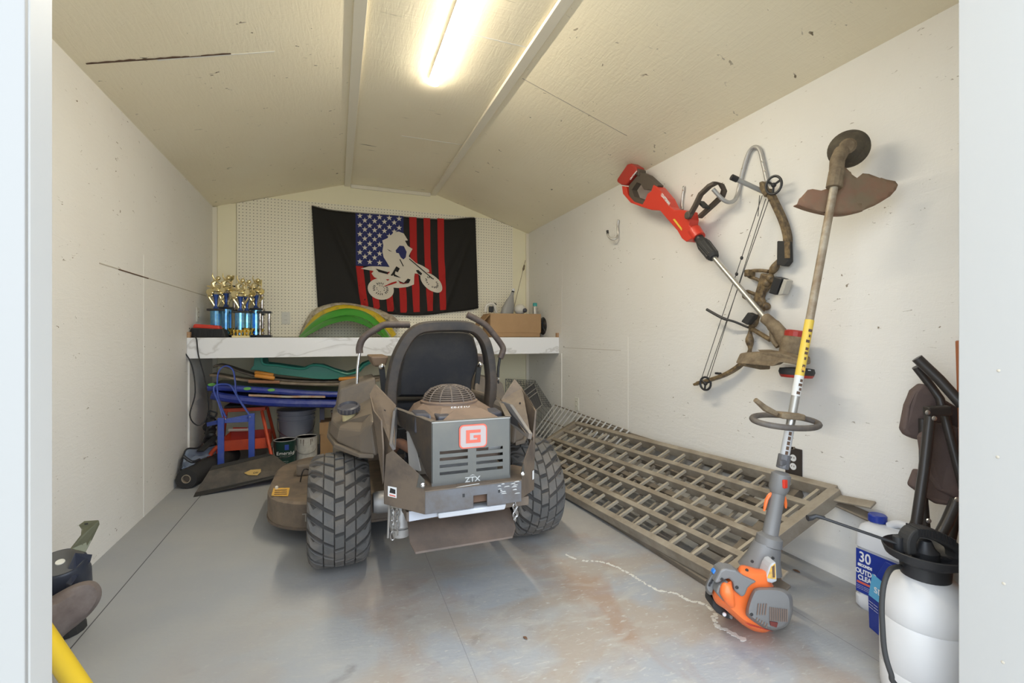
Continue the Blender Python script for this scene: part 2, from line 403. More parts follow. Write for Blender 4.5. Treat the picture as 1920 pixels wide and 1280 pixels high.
trimo = struct('trim_20', MB().box((XL - .08, 0.602, 0), (-0.2895, 0.608, 2.6)), mat('sky_dimmed_outer_paint', (0.275, 0.265, 0.25), 0.5, bump=.08, bscale=20), bevel=.001)  # thin cladding added in a darker colour to offset skylight on the outer face
# ceiling battens and back-wall trims
tn = 0
def trim(mb, m=None, bevel=.0015):
    global tn; tn += 1
    return struct('trim_%d' % tn, mb, m or M['white_trim'], bevel)
trim(MB().box((XA - .028, 0.66, ZC - .022), (XA + .028, YB, ZC - .001)))
trim(MB().box((XB - .028, 0.66, ZC - .022), (XB + .028, YB, ZC - .001)))
trim(MB().box((XA + .03, YB - .022, ZC - .035), (XB - .03, YB, ZC - .002)))
trim(MB().box((XL, YB - .03, 0), (XL + .035, YB, ZE - .005)))
trim(MB().box((XL + .036, YB - .012, 1.03), (-0.852, YB, ZE + .04)), M['cream_wall'])
trim(MB().box((XR - .03, YB - .03, 0), (XR, YB, ZE - .005)))
# joints between boards: proud caulk lines and open gaps
trim(MB().box((XL, 3.228, 0), (XL + .0018, 3.234, 1.50)), M['seam_light'], 0)
trim(MB().box((XL, 4.072, 0), (XL + .012, 4.09, 0.93)), M['seam_light'], 0)
trim(MB().box((XR - .0018, 2.905, .3), (XR, 2.911, 1.03)), M['seam_light'], 0)
trim(MB().box((XR - .006, 3.985, .30), (XR, 3.996, .87)), M['seam_light'], 0)
trim(MB().box((XR - .0012, 3.985, 1.03), (XR, 3.992, 1.75)), M['osb'], 0)
trim(MB().box((XR - .0015, 3.0, 0.925), (XR, 3.95, 0.928)), M['seam_soft'], 0)
trim(MB().box((XL, 2.7, 1.372), (XL + .0015, 4.6, 1.377)), M['seam_soft'], 0)
trim(MB().box((XL, 2.9, 1.370), (XL + .0020, 3.3, 1.376)), M['seam_dark'], 0)
trim(MB().box((.52, 2.21, ZC - .0015), (XB - .03, 2.216, ZC)), M['seam_light'], 0)
trim(MB().box((.45, 3.515, ZC - .0015), (XB - .03, 3.521, ZC)), M['seam_light'], 0)
def slopeR(x): return ZC - (x - XB) * (ZC - ZE) / (XR - XB) + .0
def slopeL(x): return ZC - (XA - x) * (ZC - ZE) / (XA - XL)
trim(MB().hexa([(XB + .05, 2.46, slopeR(XB + .05) - .002), (1.7, 2.46, slopeR(1.7) - .002), (1.7, 2.464, slopeR(1.7) - .002), (XB + .05, 2.464, slopeR(XB + .05) - .002)] +
               [(XB + .05, 2.46, slopeR(XB + .05) + .002), (1.7, 2.46, slopeR(1.7) + .002), (1.7, 2.464, slopeR(1.7) + .002), (XB + .05, 2.464, slopeR(XB + .05) + .002)]), M['seam_soft'], 0)
# the split joint of the left ceiling board: ragged dark crack with a pale feathered end
rc = random.Random(3)
crk = MB(); x = -1.0
while x < -0.50:
    l = rc.uniform(.03, .08); w = rc.uniform(.0012, .0042) * (1.15 if x < -.7 else .8); x2 = x + l
    if not (rc.random() < .16 and x > -.8):
        crk.prism([(x, 2.50, slopeL(x) - .0035), (x2, 2.50, slopeL(x2) - .0035), (x2, 2.50 - w * 2, slopeL(x2) - .0035), (x + l * .5, 2.50 - w * 3, slopeL(x + l * .5) - .0035), (x, 2.50 - w * 2, slopeL(x) - .0035)], (0, 0, .002))
    x = x2
trim(crk, M['seam_dark'], 0)
trim(MB().hexa([(-.75, 2.503, slopeL(-.75) - .003), (-.28, 2.503, slopeL(-.28) - .003), (-.28, 2.507, slopeL(-.28) - .003), (-.75, 2.511, slopeL(-.75) - .003),
                (-.75, 2.503, slopeL(-.75) + .002), (-.28, 2.503, slopeL(-.28) + .002), (-.28, 2.507, slopeL(-.28) + .002), (-.75, 2.511, slopeL(-.75) + .002)]), M['seam_light'], 0)
# nail dimples on the front wall
nd = MB()
for x, z in ((1.369, .96), (1.369, .76), (1.369, .50), (1.369, .31)):
    for y in (0.575,):
        nd.lathe([(.0035, 0), (.002, .0008)], (x - .0006, y + rc.uniform(-.006, .006), z + rc.uniform(-.01, .01)), (-1, 0, 0), 8)
trim(nd, M['seam_soft'], 0)

# ---------------------------------------------------------------- pegboard on the back wall
pb = MB().prism([(-.846, YB - .016, 1.03), (1.83, YB - .016, 1.03), (1.83, YB - .016, 2.245), (1.60, YB - .016, 2.315), (-.60, YB - .016, 2.315), (-.846, YB - .016, 2.24)], (0, .0155, 0)).build('pegboard', M['pegboard'])
tag(pb, 'cream perforated pegboard covering the back wall above the white shelf', 'pegboard')

# ---------------------------------------------------------------- shelf
SZ = 1.024; SYF = 4.05
t = thing('shelf', 'long white marble-look shelf spanning the back wall', 'shelf', (.49, 4.45, SZ - .03))
MB().box((XL + .001, SYF + .012, SZ - .03), (XR - .001, YB - .017, SZ)).build('shelf_top', M['marble'], t, .002)
MB().box((XL + .001, SYF - .006, SZ - .155), (XR - .001, SYF + .012, SZ - .001)).build('front_fascia', M['marble'], t, .002)
wood = mat('raw_brown_wood', (0.40, 0.22, 0.12), 0.7, dust=(0.5, 0.32, 0.18), amount=.5, scale=30)
for x in (XL + .001, XR - .022):
    MB().box((x, SYF - .004, SZ), (x + .020, SYF + .03, SZ + .042)).build('wood_cleat', wood, t, .001)

# ---------------------------------------------------------------- LED strip light
led = thing('strip_light', 'lit white tube light fixed along the middle of the ceiling', 'light', (.525, 2.07, ZC - .001))
MB().hexa([(.4925, 1.462, ZC - .026), (.5575, 1.462, ZC - .026), (.5575, 2.678, ZC - .026), (.4925, 2.678, ZC - .026), (.515, 1.462, ZC - .001), (.535, 1.462, ZC - .001), (.535, 2.678, ZC - .001), (.515, 2.678, ZC - .001)]).build('light_housing', M['white_plastic'], led, .002)
M['led'] = mat('glowing_diffuser', (0.9, 0.9, 0.88), 0.4, emit=(1.0, 0.91, 0.72), estr=LED_POWER)
lm = MB(); ring = []
for y in (1.46, 2.68):
    ring.append([(.525 + .032 * math.cos(a) * (1 if 0 < a < math.pi else 1), y, ZC - .0265 - .014 * math.sin(a)) for a in [math.pi * k / 12 for k in range(13)]])
lm.loft(ring).build('light_diffuser', M['led'], led)

# ---------------------------------------------------------------- outlets
def outlet(name, c, axis, label, m=M['ivory'], size=(.072, .115), dark=False, gang=1):
    """axis: wall normal into the room; wide along the wall"""
    a = Vector(axis); side = Vector((0, 0, 1)).cross(a).normalized(); c = Vector(c)
    R = Matrix((side, a, Vector((0, 0, 1)))).transposed()
    th = thing(name, label, 'outlet', c)
    MB().obox(c + a * .003, (size[0], .006, size[1]), R).build('cover_plate', m, th, .002)
    for s_ in (-1, 1):
        f = MB().lathe([(.016, 0), (.016, .002)], c + a * .006 + Vector((0, 0, s_ * .020)), a, 16).build('socket', M['white_plastic'] if dark else m, th)
        for q in (-1, 1):
            MB().obox(c + a * .0085 + Vector((0, 0, s_ * .020 + .002)) + side * q * .006, (.002, .002, .008), R).build('slot', M['seam_dark'], f)
    return th
outlet('wall_outlet', P(536, 596, Y=YB - .0165), (0, -1, 0), 'pale outlet plate on the pegboard between trophies and fenders')
outlet('wall_outlet', P(370, 590, X=XL + .0005), (1, 0, 0), 'pale outlet plate on the left wall above the red battery charger')
outlet('wall_outlet', P(1082, 757, X=XR - .0005), (-1, 0, 0), 'small pale outlet low on the right wall beside the shelf end')
c0 = P(1489, 866, X=XR - .0005)
fr = outlet('wall_outlet', c0, (-1, 0, 0), 'white outlet in a ragged dark cut-out behind the orange trimmer shaft', dark=True, m=mat('blackened_box', (0.04, 0.03, 0.025), .8), size=(.085, .135))
ragg = MB()
for k in range(6): ragg.obox(c0 + Vector((-.004, rc.uniform(-.03, .05), .064 + rc.uniform(-.004, .006))), (.006, .022, .010), Matrix.Rotation(rc.uniform(-.4, .4), 3, 'X'))
ragg.build('splintered_edge', M['ramp_dark'], fr)

# ---------------------------------------------------------------- flag
FC = crop(560, 370, .1875)
def fold(p):
    x, z = p.x, p.z; d = 0
    def g(a, b, w): return math.exp(-((a - b) / w) ** 2)
    for (x0, k, w, amp) in ((-.10, .42, .03, .022), (.03, .55, .035, .018), (.14, .62, .03, .010)):
        d += amp * g(x, x0 + (2.25 - z) * k, w) * min(1, max(0, (2.28 - z) * 3))
    for (x0, k, w, amp) in ((1.36, -.35, .03, .020), (1.30, -.5, .04, .015)):
        d += amp * g(x, x0 + (2.2 - z) * k, w) * min(1, max(0, (2.2 - z) * 3))
    d += .004 * math.sin(x * 9 + z * 2)
    return d
def fp(x, y, off=0.0):
    p = FC(x, y, Y=4.785); p.y -= fold(p) + off; return p
flag = thing('flag', 'black flag with stars, red stripes and a white dirt bike rider, hung on the pegboard', 'flag', P(742, 585, Y=4.785))
def drape(polys, off, name, m, step=28, thick=0.0):
    bm = bmesh.new()
    for poly in polys:
        vs = [bm.verts.new((x, y, 0)) for x, y in poly]
        es = [bm.edges.new((vs[i], vs[(i + 1) % len(vs)])) for i in range(len(vs))]
        bmesh.ops.triangle_fill(bm, edges=es, use_beauty=True)
    for ax in (0, 1):
        vals = [v.co[ax] for v in bm.verts]; q = math.floor(min(vals) / step) * step
        while q < max(vals):
            n = Vector((1, 0, 0)) if ax == 0 else Vector((0, 1, 0))
            bmesh.ops.bisect_plane(bm, geom=bm.verts[:] + bm.edges[:] + bm.faces[:], plane_co=n * q, plane_no=n)
            q += step
    for v in bm.verts: v.co = fp(v.co.x, v.co.y, off)
    mb = MB(); mb.bm.free(); mb.bm = bm
    return mb.build(name, m, flag)
M['flag_black'] = mat('black_flag_cloth', (0.017, 0.0155, 0.0135), 0.7, spec=.25)
M['flag_red'] = mat('red_flag_print', (0.42, 0.025, 0.022), 0.8, spec=.2)
M['flag_blue'] = mat('navy_flag_print', (0.035, 0.040, 0.13), 0.8, spec=.2)
M['flag_white'] = mat('off_white_flag_print', (0.68, 0.62, 0.52), 0.8, spec=.2)
top = smoothpath([(130, 85, 0), (300, 125, 0), (570, 155, 0), (900, 182, 0), (1250, 212, 0), (1500, 222, 0), (1700, 205, 0), (1768, 205, 0)], 5)
bot = smoothpath([(192, 1098, 0), (400, 1115, 0), (700, 1135, 0), (1000, 1175, 0), (1250, 1178, 0), (1500, 1150, 0), (1680, 1130, 0), (1797, 1108, 0)], 5)
cl = MB(); G = []
N = len(top); NV = 40
for j in range(NV + 1):
    row = []
    for i in range(N):
        a, b = top[i], bot[i]; q = a.lerp(b, j / NV); row.append(fp(q.x, q.y))
    G.append(row)
# refine columns
def refine(row, k=3):
    out = []
    for i in range(len(row) - 1):
        for j in range(k): out.append(row[i].lerp(row[i + 1], j / k))
    out.append(row[-1]); return out
fr_, bk_ = [], []
for j in range(NV + 1):
    row = []
    for i in range(N * 3 - 2):
        s_ = i / 3; i0 = min(int(s_), N - 2); f_ = s_ - i0
        a = top[i0].lerp(top[i0 + 1], f_); b = bot[i0].lerp(bot[i0 + 1], f_); q = a.lerp(b, j / NV); row.append(fp(q.x, q.y))
    fr_.append(row)
cl.loft(fr_, cap=False, close=False)
clo = cl.build('cloth', M['flag_black'], flag, smooth=True)
so = clo.modifiers.new('thickness', 'SOLIDIFY'); so.thickness = .0012; so.offset = -1
hem = MB()
hem.tube([fp(q.x, q.y - 6) + Vector((0, .004, 0)) for q in top[::2]], .004, 6)
hem.build('grey_hem', mat('grey_hem', (0.33, 0.30, 0.26), .8), flag)
drape([[(568, 160), (1048, 188), (1048, 400), (1040, 640), (905, 698), (572, 680)]], .0045, 'star_field', M['flag_blue'])
strp = []
for xt, yt, xb, yb, w in ((1105, 195, 1142, 1148, 74), (1248, 205, 1282, 1138, 66), (1385, 210, 1410, 1128, 66)):
    strp.append([(xt, yt), (xt + w, yt + 4), (xt + w + 4, 600), (lerp(xt, xb, .8) + w, 900), (xb + w - 6, yb - 4), (xb + 4, yb), (lerp(xt, xb, .75), 900), (lerp(xt, xb, .3), 600)])
for xt, yt, xb, yb, w in ((572, 684, 624, 1100, 72), (705, 690, 748, 1115, 64), (850, 860, 884, 1140, 66), (1000, 880, 1012, 1152, 70)):
    strp.append([(xt, yt), (xt + w, yt + 6), (lerp(xt, xb, .6) + w, 950), (xb + w, yb - 20), (xb + w - 8, yb), (xb + 4, yb), (lerp(xt, xb, .55), 950)])
for s_ in strp: drape([s_], .0045, 'red_stripe', M['flag_red'])
stars = []
for r in range(11):
    for c in range(5):
        cx = 612 + c * 98 + (49 if r % 2 else 0); cy = 186 + r * 45.5 + c * 7
        if cx > 1030 or (cx > 830 and cy > 355 and cx > 1100 - (cy - 200) * .9) or cy > 670: continue
        if cx > 845 and cy > 400: continue
        stars.append([(cx + (30 if k % 2 == 0 else 12) * math.sin(k * math.pi / 5), cy - (30 if k % 2 == 0 else 12) * math.cos(k * math.pi / 5)) for k in range(10)])
drape(stars, .0062, 'stars', M['flag_white'], 400)
rider = [[(620, 712), (700, 692), (800, 690), (908, 698), (880, 650), (848, 600), (836, 540), (846, 480), (835, 432), (890, 408), (950, 352), (1000, 343), (1050, 362), (1092, 430), (1062, 434), (1088, 483), (1112, 500), (1138, 516), (1112, 560), (1100, 590), (1170, 655), (1235, 682), (1300, 722), (1306, 746), (1262, 752), (1330, 800), (1230, 800), (1195, 765), (1160, 760), (1155, 790), (1152, 870), (1090, 895), (1000, 907), (930, 902), (905, 850), (800, 820), (755, 800), (728, 762), (748, 738)]]
def ell(cx, cy, rx, ry, a, n=28): return [(cx + rx * math.cos(k * 2 * math.pi / n) * math.cos(a) - ry * math.sin(k * 2 * math.pi / n) * math.sin(a), cy + rx * math.cos(k * 2 * math.pi / n) * math.sin(a) + ry * math.sin(k * 2 * math.pi / n) * math.cos(a)) for k in range(n)]
drape(rider, .0085, 'rider_silhouette', M['flag_white'])
drape([ell(820, 918, 132, 104, .25)], .0090, 'wheel_silhouette', M['flag_white'])
drape([ell(1325, 852, 132, 70, .72)], .0094, 'wheel_silhouette', M['flag_white'])
def seg_(x1, y1, x2, y2, w):
    dx, dy = x2 - x1, y2 - y1; l = math.hypot(dx, dy); nx, ny = -dy / l * w / 2, dx / l * w / 2
    return [(x1 + nx, y1 + ny), (x2 + nx, y2 + ny), (x2 - nx, y2 - ny), (x1 - nx, y1 - ny)]
marks = []
for cx, cy, rx, ry, a, n, sk in ((818, 915, 80, 62, .25, 22, 3), (1330, 850, 78, 42, .72, 18, 4)):
    for k in range(n):
        if k % 5 == sk: continue
        an = 2 * math.pi * k / n
        def pt(f): return (cx + f * (rx * math.cos(an) * math.cos(a) - ry * math.sin(an) * math.sin(a)), cy + f * (rx * math.cos(an) * math.sin(a) + ry * math.sin(an) * math.cos(a)))
        p1, p2 = pt(.72), pt(1.0); marks.append(seg_(*p1, *p2, 7))
        if k % 2 and rx > 79: p1, p2 = pt(.42), pt(.55); marks.append(seg_(*p1, *p2, 6))
drape(marks, .0112, 'spoke_marks', M['flag_black'], 400)
drape([[(968, 532), (1008, 484), (1050, 488), (1078, 545), (1070, 600), (1046, 622), (1018, 600), (1000, 560), (975, 556)], ], .0112, 'arm_opening', M['flag_blue'])
drape([[(768, 714), (800, 722), (900, 752), (885, 770), (800, 748)], [(930, 765), (975, 690), (1010, 712), (990, 750), (965, 740), (960, 770), (1022, 806), (915, 782)], [(1170, 730), (1195, 725), (1235, 762), (1222, 780), (1190, 760)], [(880, 516), (935, 545), (905, 538)],
       seg_(1105, 615, 1340, 815, 9), [(985, 830), (1050, 855), (1090, 812), (1118, 822), (1100, 858), (1040, 868)], seg_(1010, 620, 1045, 690, 9)], .0114, 'dark_details', M['flag_black'], 400)
drape([[(836, 897), (930, 852), (975, 840), (978, 856), (930, 872)], [(870, 820), (905, 818), (890, 836)], [(900, 745), (910, 748), (888, 772), (870, 762)], [(1000, 840), (1045, 862), (1085, 850), (1050, 866), (1010, 862)]], .0116, 'red_details', M['flag_red'], 400)

# ---------------------------------------------------------------- trophies
M['gold'] = mat('pale_gold_plating', (0.86, 0.74, 0.42), 0.22, 1.0)
M['gold_bright'] = mat('bright_gold_plating', (0.85, 0.62, 0.16), 0.2, 1.0)
M['blue_foil'] = mat('blue_holographic_foil', (0.10, 0.35, 0.75), 0.18, 0.85, dust=(0.30, 0.62, 0.85), amount=.5, scale=25)
M['blue_trans'] = mat('dark_blue_metallic_riser', (0.06, 0.12, 0.42), 0.25, 0.7)
M['black_gloss'] = mat('black_marble_base', (0.03, 0.032, 0.035), 0.25)
M['silver_col'] = mat('silver_column_foil', (0.66, 0.60, 0.52), 0.2, 0.9, dust=(0.12, 0.06, 0.05), amount=.45, scale=22)
def trophy_tall(label, cx, cy, colh, rr=.040, zt=None):
    th = thing('trophy', label, 'trophy', (cx, cy, SZ), 'dirt bike trophies on the shelf')
    z = SZ
    MB().box((cx - .065, cy - .045, z), (cx + .065, cy + .045, z + .022)).build('base', M['black_gloss'], th, .003)
    # small gold cup and plaque at the foot
    MB().lathe([(.016, 0), (.018, .006), (.006, .012), (.008, .02), (.022, .034), (.026, .055), (.022, .055)], (cx + .042, cy - .035, z + .022), seg=14).build('gold_cup', M['gold_bright'], th, smooth=True)
    MB().lathe([(rr, 0), (rr, colh)], (cx, cy, z + .022), seg=20).build('blue_column', M['blue_foil'], th)
    z += .022 + colh
    MB().box((cx - .056, cy - .045, z), (cx + .056, cy + .045, z + .018)).build('platform', M['black_gloss'], th, .004)
    z += .018
    MB().lathe([(.024, 0), (.017, .012), (.010, .035), (.013, .07), (.024, .115)], (cx, cy, z), seg=10).build('blue_riser', M['blue_trans'], th, smooth=True)
    for s_ in (-1, 1):
        MB().tube(smoothpath([(cx + s_ * .008, cy, z + .012), (cx + s_ * .022, cy, z + .045), (cx + s_ * .045, cy, z + .085), (cx + s_ * .055, cy, z + .11)], 4), [.003] + [.008] * 9 + [.006, .004, .002][:3], 8).build('gold_wing', M['gold'], th)
    # gold rider figure on a bike: wheels, body, arms, helmet, raised front
    f = MB(); b0 = Vector((0, 0, 0))
    for s_ in (-1, 1):
        w = b0 + Vector((s_ * .032, 0, .012 + (s_ > 0) * .012))
        f.lathe([(.012, -.007), (.021, -.007), (.023, 0), (.021, .007), (.012, .007)], w, (0.15, 1, 0), 14)
    f.tube([b0 + Vector((-.034, 0, .02)), b0 + Vector((0, 0, .030)), b0 + Vector((.03, 0, .042))], [.008, .014, .007], 8)
    f.tube([b0 + Vector((-.05, 0, .05)), b0 + Vector((-.02, 0, .045)), b0 + Vector((.015, 0, .05))], [.004, .01, .008], 8)
    f.tube([b0 + Vector((-.012, 0, .045)), b0 + Vector((-.018, 0, .068)), b0 + Vector((.004, 0, .088))], [.013, .014, .011], 8)
    f.ball(b0 + Vector((.012, 0, .102)), (.014, .012, .014), 10, 7)
    f.tube([b0 + Vector((.002, -.012, .084)), b0 + Vector((.022, -.022, .072)), b0 + Vector((.034, -.014, .066))], .005, 6)
    f.tube([b0 + Vector((.030, 0, .02)), b0 + Vector((.033, 0, .065)), b0 + Vector((.036, 0, .085))], .004, 6)
    f.tube([b0 + Vector((-.008, 0, .09)), b0 + Vector((-.02, 0, .115)), b0 + Vector((-.018, 0, .135))], [.006, .004, .0015], 6)
    for a in range(5): f.ball(b0 + Vector((.026 * math.cos(a * 1.3), -.012, .006 + .02 * math.sin(a * 2.1))), (.010, .009, .010), 8, 6)
    for v in f.bm.verts: v.co = v.co * 1.25 + Vector((cx, cy, z + .118))
    f.build('gold_rider_figure', M['gold'], th, smooth=True)
    return th
def shelf_xy(u, Y): return P(u, 630, Y=Y).x
trophy_tall('front trophy nearest the left wall, wide blue column behind the red charger', shelf_xy(405, 4.32), 4.32, .19)
trophy_tall('taller blue trophy standing just behind the leftmost one', shelf_xy(424, 4.50), 4.50, .215)
trophy_tall('short blue trophy in the middle with a gold plaque at its foot', shelf_xy(451, 4.28), 4.28, .175)
trophy_tall('blue trophy behind the middle one, partly hidden by it', shelf_xy(463, 4.47), 4.47, .185)
trophy_tall('rightmost blue trophy, dark blue column beside the two-post one', shelf_xy(480, 4.60), 4.60, .215)
pq = thing('trophy', 'low gold figure trophy at the foot of the middle blue column', 'trophy', (shelf_xy(452, 4.16), 4.16, SZ))
cx = pq.location.x
MB().box((cx - .062, 4.14, SZ), (cx + .062, 4.18, SZ + .016)).build('gold_base', M['gold'], pq, .002)
g = MB()
for k in range(5): g.lathe([(.010, 0), (.005, .012), (.013, .03), (.014, .045)], (cx - .05 + k * .025, 4.16, SZ + .016), seg=10)
g.build('gold_figures', M['gold_bright'], pq, smooth=True)
def trophy_post(label, u, Y, h0, h1, w):
    cx = shelf_xy(u, Y)
    th = thing('trophy', label, 'trophy', (cx, Y, SZ), 'dirt bike trophies on the shelf')
    MB().box((cx - w - .02, Y - .05, SZ), (cx + w + .02, Y + .05, SZ + .022)).build('base', M['black_gloss'], th, .003)
    for s_ in (-1, 1):
        MB().lathe([(.012, 0), (.012, h0 - .022)], (cx + s_ * w, Y, SZ + .022), seg=12).build('post', M['silver_col'], th)
    MB().box((cx - w - .02, Y - .045, SZ + h0), (cx + w + .02, Y + .045, SZ + h0 + .018)).build('platform', M['black_gloss'], th, .003)
    if h1:
        for s_ in (-1, 1):
            MB().lathe([(.013, 0), (.013, h1)], (cx + s_ * .026, Y, SZ + h0 + .018), seg=12).build('upper_post', M['silver_col'], th)
        MB().box((cx - .045, Y - .03, SZ + h0 + h1 + .018), (cx + .045, Y + .03, SZ + h0 + h1 + .03)).build('upper_platform', M['black_gloss'], th, .002)
        MB().lathe([(.02, 0), (.006, .02), (.008, .04), (.026, .06), (.03, .09), (.028, .09)], (cx, Y, SZ + h0 + h1 + .03), seg=14).build('gold_cup', M['gold'], th, smooth=True)
    else:
        MB().lathe([(.008, 0), (.003, .012), (.005, .018)], (cx, Y, SZ + h0 + .018), seg=10).build('finial', M['silver_col'], th)
    return th
trophy_post('tall two-tier trophy with dark silver posts behind the left blue pair', 433, 4.70, .225, .20, .045)
trophy_post('tall two-tier trophy with red and silver posts behind the right blue pair', 485, 4.74, .20, .20, .03)
trophy_post('low post trophy without a figure, rightmost of the trophies', 496, 4.45, .205, 0, .035)

# ---------------------------------------------------------------- battery charger and its cord
c = P(392, 631, Y=4.17); c.z = SZ
ch = thing('battery_charger', 'black ribbed charger with a red battery at the left end of the shelf', 'charger', c)
MB().prism([(c.x - .125, 4.10, SZ), (c.x + .125, 4.10, SZ), (c.x + .11, 4.10, SZ + .065), (c.x - .10, 4.10, SZ + .075)], (0, .13, 0)).build('charger_body', M['black_soft'], ch, .008)
rb = MB()
for k in range(22): rb.box((c.x - .10 + k * .0095, 4.095, SZ + .008), (c.x - .0965 + k * .0095, 4.10, SZ + .062))
rb.build('charger_ribs', M['black'], ch)
M['red_tool'] = mat('red_tool_plastic', (0.62, 0.045, 0.025), 0.4)
MB().prism([(c.x - .095, 4.105, SZ + .071), (c.x + .085, 4.105, SZ + .062), (c.x + .08, 4.105, SZ + .092), (c.x - .085, 4.105, SZ + .104)], (0, .10, 0)).build('red_battery', M['red_tool'], ch, .01)
cord = smoothpath([Vector((c.x - .11, 4.11, SZ + .07)), Vector((c.x - .16, 4.08, SZ + .055)), Vector((c.x - .175, 4.03, SZ - .02)), P(358, 680, Y=4.03), P(366, 735, Y=4.03), P(356, 778, Y=4.02), P(370, 797, Y=4.04), P(386, 786, Y=4.06), P(391, 760, Y=4.04), P(384, 710, Y=4.03), P(372, 665, Y=4.035), P(368, 634, Y=4.04), Vector((c.x - .09, 4.075, SZ + .012)), Vector((c.x - .06, 4.11, SZ + .02))], 6)
MB().tube(cord, .0045, 7).build('power_cord', M['black'], ch, smooth=True)

# ---------------------------------------------------------------- fenders on the shelf
def fender(label, pts_out, pts_in, Y, dep, m, lean=.05):
    """arched plastic mudguard: outer and inner pixel outlines, domed across"""
    mb = MB(); rings = []; n = len(pts_out)
    for i in range(n):
        a = P(*pts_out[i], Y=Y); b = P(*pts_in[i], Y=Y - .0)
        sec = []
        for k in range(9):
            f = k / 8; bulge = math.sin(math.pi * f)
            q = a.lerp(b, f * .9) if False else a.lerp(b, 1 - math.cos(f * math.pi / 2))
            sec.append(Vector((q.x, Y + dep * (.5 - f) - .0, q.z)))
        back = [s_ + Vector((0, .003, -.004)) for s_ in sec[::-1]]
        rings.append(sec + back)
    o = mb.loft(rings).build('dirt_bike_fender', m, smooth=True)
    return tag(o, label, 'fender', 'plastic fenders nested on the shelf')
def arch(x0, x1, yb, yt, n=17, px=1.0, skew=0): return [(lerp(x0, x1, .5 - .5 * math.cos(math.pi * k / (n - 1))) + skew * math.sin(math.pi * k / (n - 1)), yb - (yb - yt) * math.sin(math.pi * k / (n - 1)) ** px) for k in range(n)]
M['fender_green'] = mat('bright_green_plastic', (0.07, 0.36, 0.045), 0.3)
M['fender_green2'] = mat('mid_green_plastic', (0.05, 0.27, 0.035), 0.35)
M['fender_yellow'] = mat('yellow_plastic', (0.72, 0.52, 0.03), 0.4, dust=(.3, .24, .08), amount=.25, scale=18)
M['fender_white'] = mat('grimy_white_plastic', (0.62, 0.56, 0.45), 0.5, dust=(0.25, 0.20, 0.12), amount=.45, scale=20)
def curve(p): return [(q.x, q.y) for q in smoothpath([(x, y, 0) for x, y in p], 3)]
fender('grimy off-white fender, rearmost of the nested plastic arches', curve([(561, 626), (574, 598), (592, 577), (640, 566), (700, 576), (735, 590), (752, 604)]), curve([(566, 628), (584, 608), (602, 590), (645, 578), (698, 588), (728, 600), (744, 616)]), 4.70, .10, M['fender_white'])
fender('yellow fender nested between the white and green arches', curve([(562, 628), (580, 600), (604, 581), (645, 570), (700, 582), (728, 604), (744, 626)]), curve([(568, 631), (590, 608), (612, 592), (648, 582), (692, 592), (718, 612), (734, 632)]), 4.60, .10, M['fender_yellow'])
fender('bright green fender arch, upper of the two green ones', curve([(560, 630), (582, 606), (612, 586), (650, 577), (686, 584), (712, 604), (732, 631)]), curve([(564, 633), (590, 614), (616, 598), (650, 590), (682, 597), (706, 614), (724, 633)]), 4.48, .10, M['fender_green'])
fender('darker green fender arch, in front of the others, nearest the edge', curve([(561, 633), (588, 613), (616, 598), (650, 590), (682, 597), (706, 614), (728, 633)]), curve([(568, 634), (592, 620), (618, 608), (650, 601), (680, 608), (704, 622), (719, 634)]), 4.36, .10, M['fender_green2'])

# ---------------------------------------------------------------- box with bits, ball, arrow, bottle
M['card'] = mat('brown_cardboard', (0.46, 0.29, 0.15), 0.8, dust=(0.41, 0.255, 0.13), amount=.5, scale=3)
a = P(919, 632, Y=4.30); b = P(1013, 632, Y=4.30)
x0, x1 = a.x, b.x; zt = 1.035 + (630 - 588) / 870 * (4.3 * CY + (x0 + x1) / 2 * SY)
bx = thing('cardboard_box', 'open brown cardboard box of odds and ends at the right of the shelf', 'box', ((x0 + x1) / 2, 4.42, SZ))
MB().box((x0, 4.30, SZ), (x1, 4.54, SZ + .003)).build('bottom', M['card'], bx)
for nm, lo, hi in (('side_wall', (x0, 4.30, SZ), (x1, 4.304, zt)), ('side_wall', (x0, 4.536, SZ), (x1, 4.54, zt)), ('side_wall', (x0, 4.30, SZ), (x0 + .004, 4.54, zt)), ('side_wall', (x1 - .004, 4.30, SZ), (x1, 4.54, zt))):
    MB().box(lo, hi).build(nm, M['card'], bx)
MB().hexa([(x0, 4.296, SZ + .045), (x1 + .006, 4.296, SZ + .045), (x1 + .006, 4.30, SZ + .05), (x0, 4.30, SZ + .05), (x0, 4.292, zt), (x1 + .004, 4.290, zt + .002), (x1 + .004, 4.295, zt + .002), (x0, 4.297, zt)]).build('folded_flap', M['card'], bx, .001)
MB().hexa([(x0 - .10, 4.32, SZ + .11), (x0, 4.30, zt - .01), (x0, 4.54, zt - .01), (x0 - .10, 4.54, SZ + .11), (x0 - .10, 4.32, SZ + .114), (x0, 4.30, zt - .006), (x0, 4.54, zt - .006), (x0 - .10, 4.54, SZ + .114)]).build('open_flap', M['card'], bx)
M['goggle'] = mat('off_white_plastic', (0.70, 0.66, 0.58), .45)
def boxed(u, v, Y=4.42): return P(u, v, Y=Y)
gg = thing('toy_mask', 'off-white and black face guard poking out of the cardboard box', 'mask', boxed(920, 588))
c = boxed(920, 578)
m_ = MB(); m_.tube(smoothpath([c + Vector((-.055, 0, -.04)), c + Vector((-.045, 0, .02)), c + Vector((-.01, -.01, .045)), c + Vector((.03, -.01, .035)), c + Vector((.06, 0, -.04))], 4), .016, 8)
m_.build('shell', M['goggle'], gg, smooth=True)
MB().obox(c + Vector((.0, -.015, -.01)), (.05, .03, .06)).build('visor', M['black'], gg, .008)
MB().tube([c + Vector((.03, 0, .03)), c + Vector((.045, 0, .055)), c + Vector((.06, 0, .04))], .006, 6).build('strap', M['black'], gg)
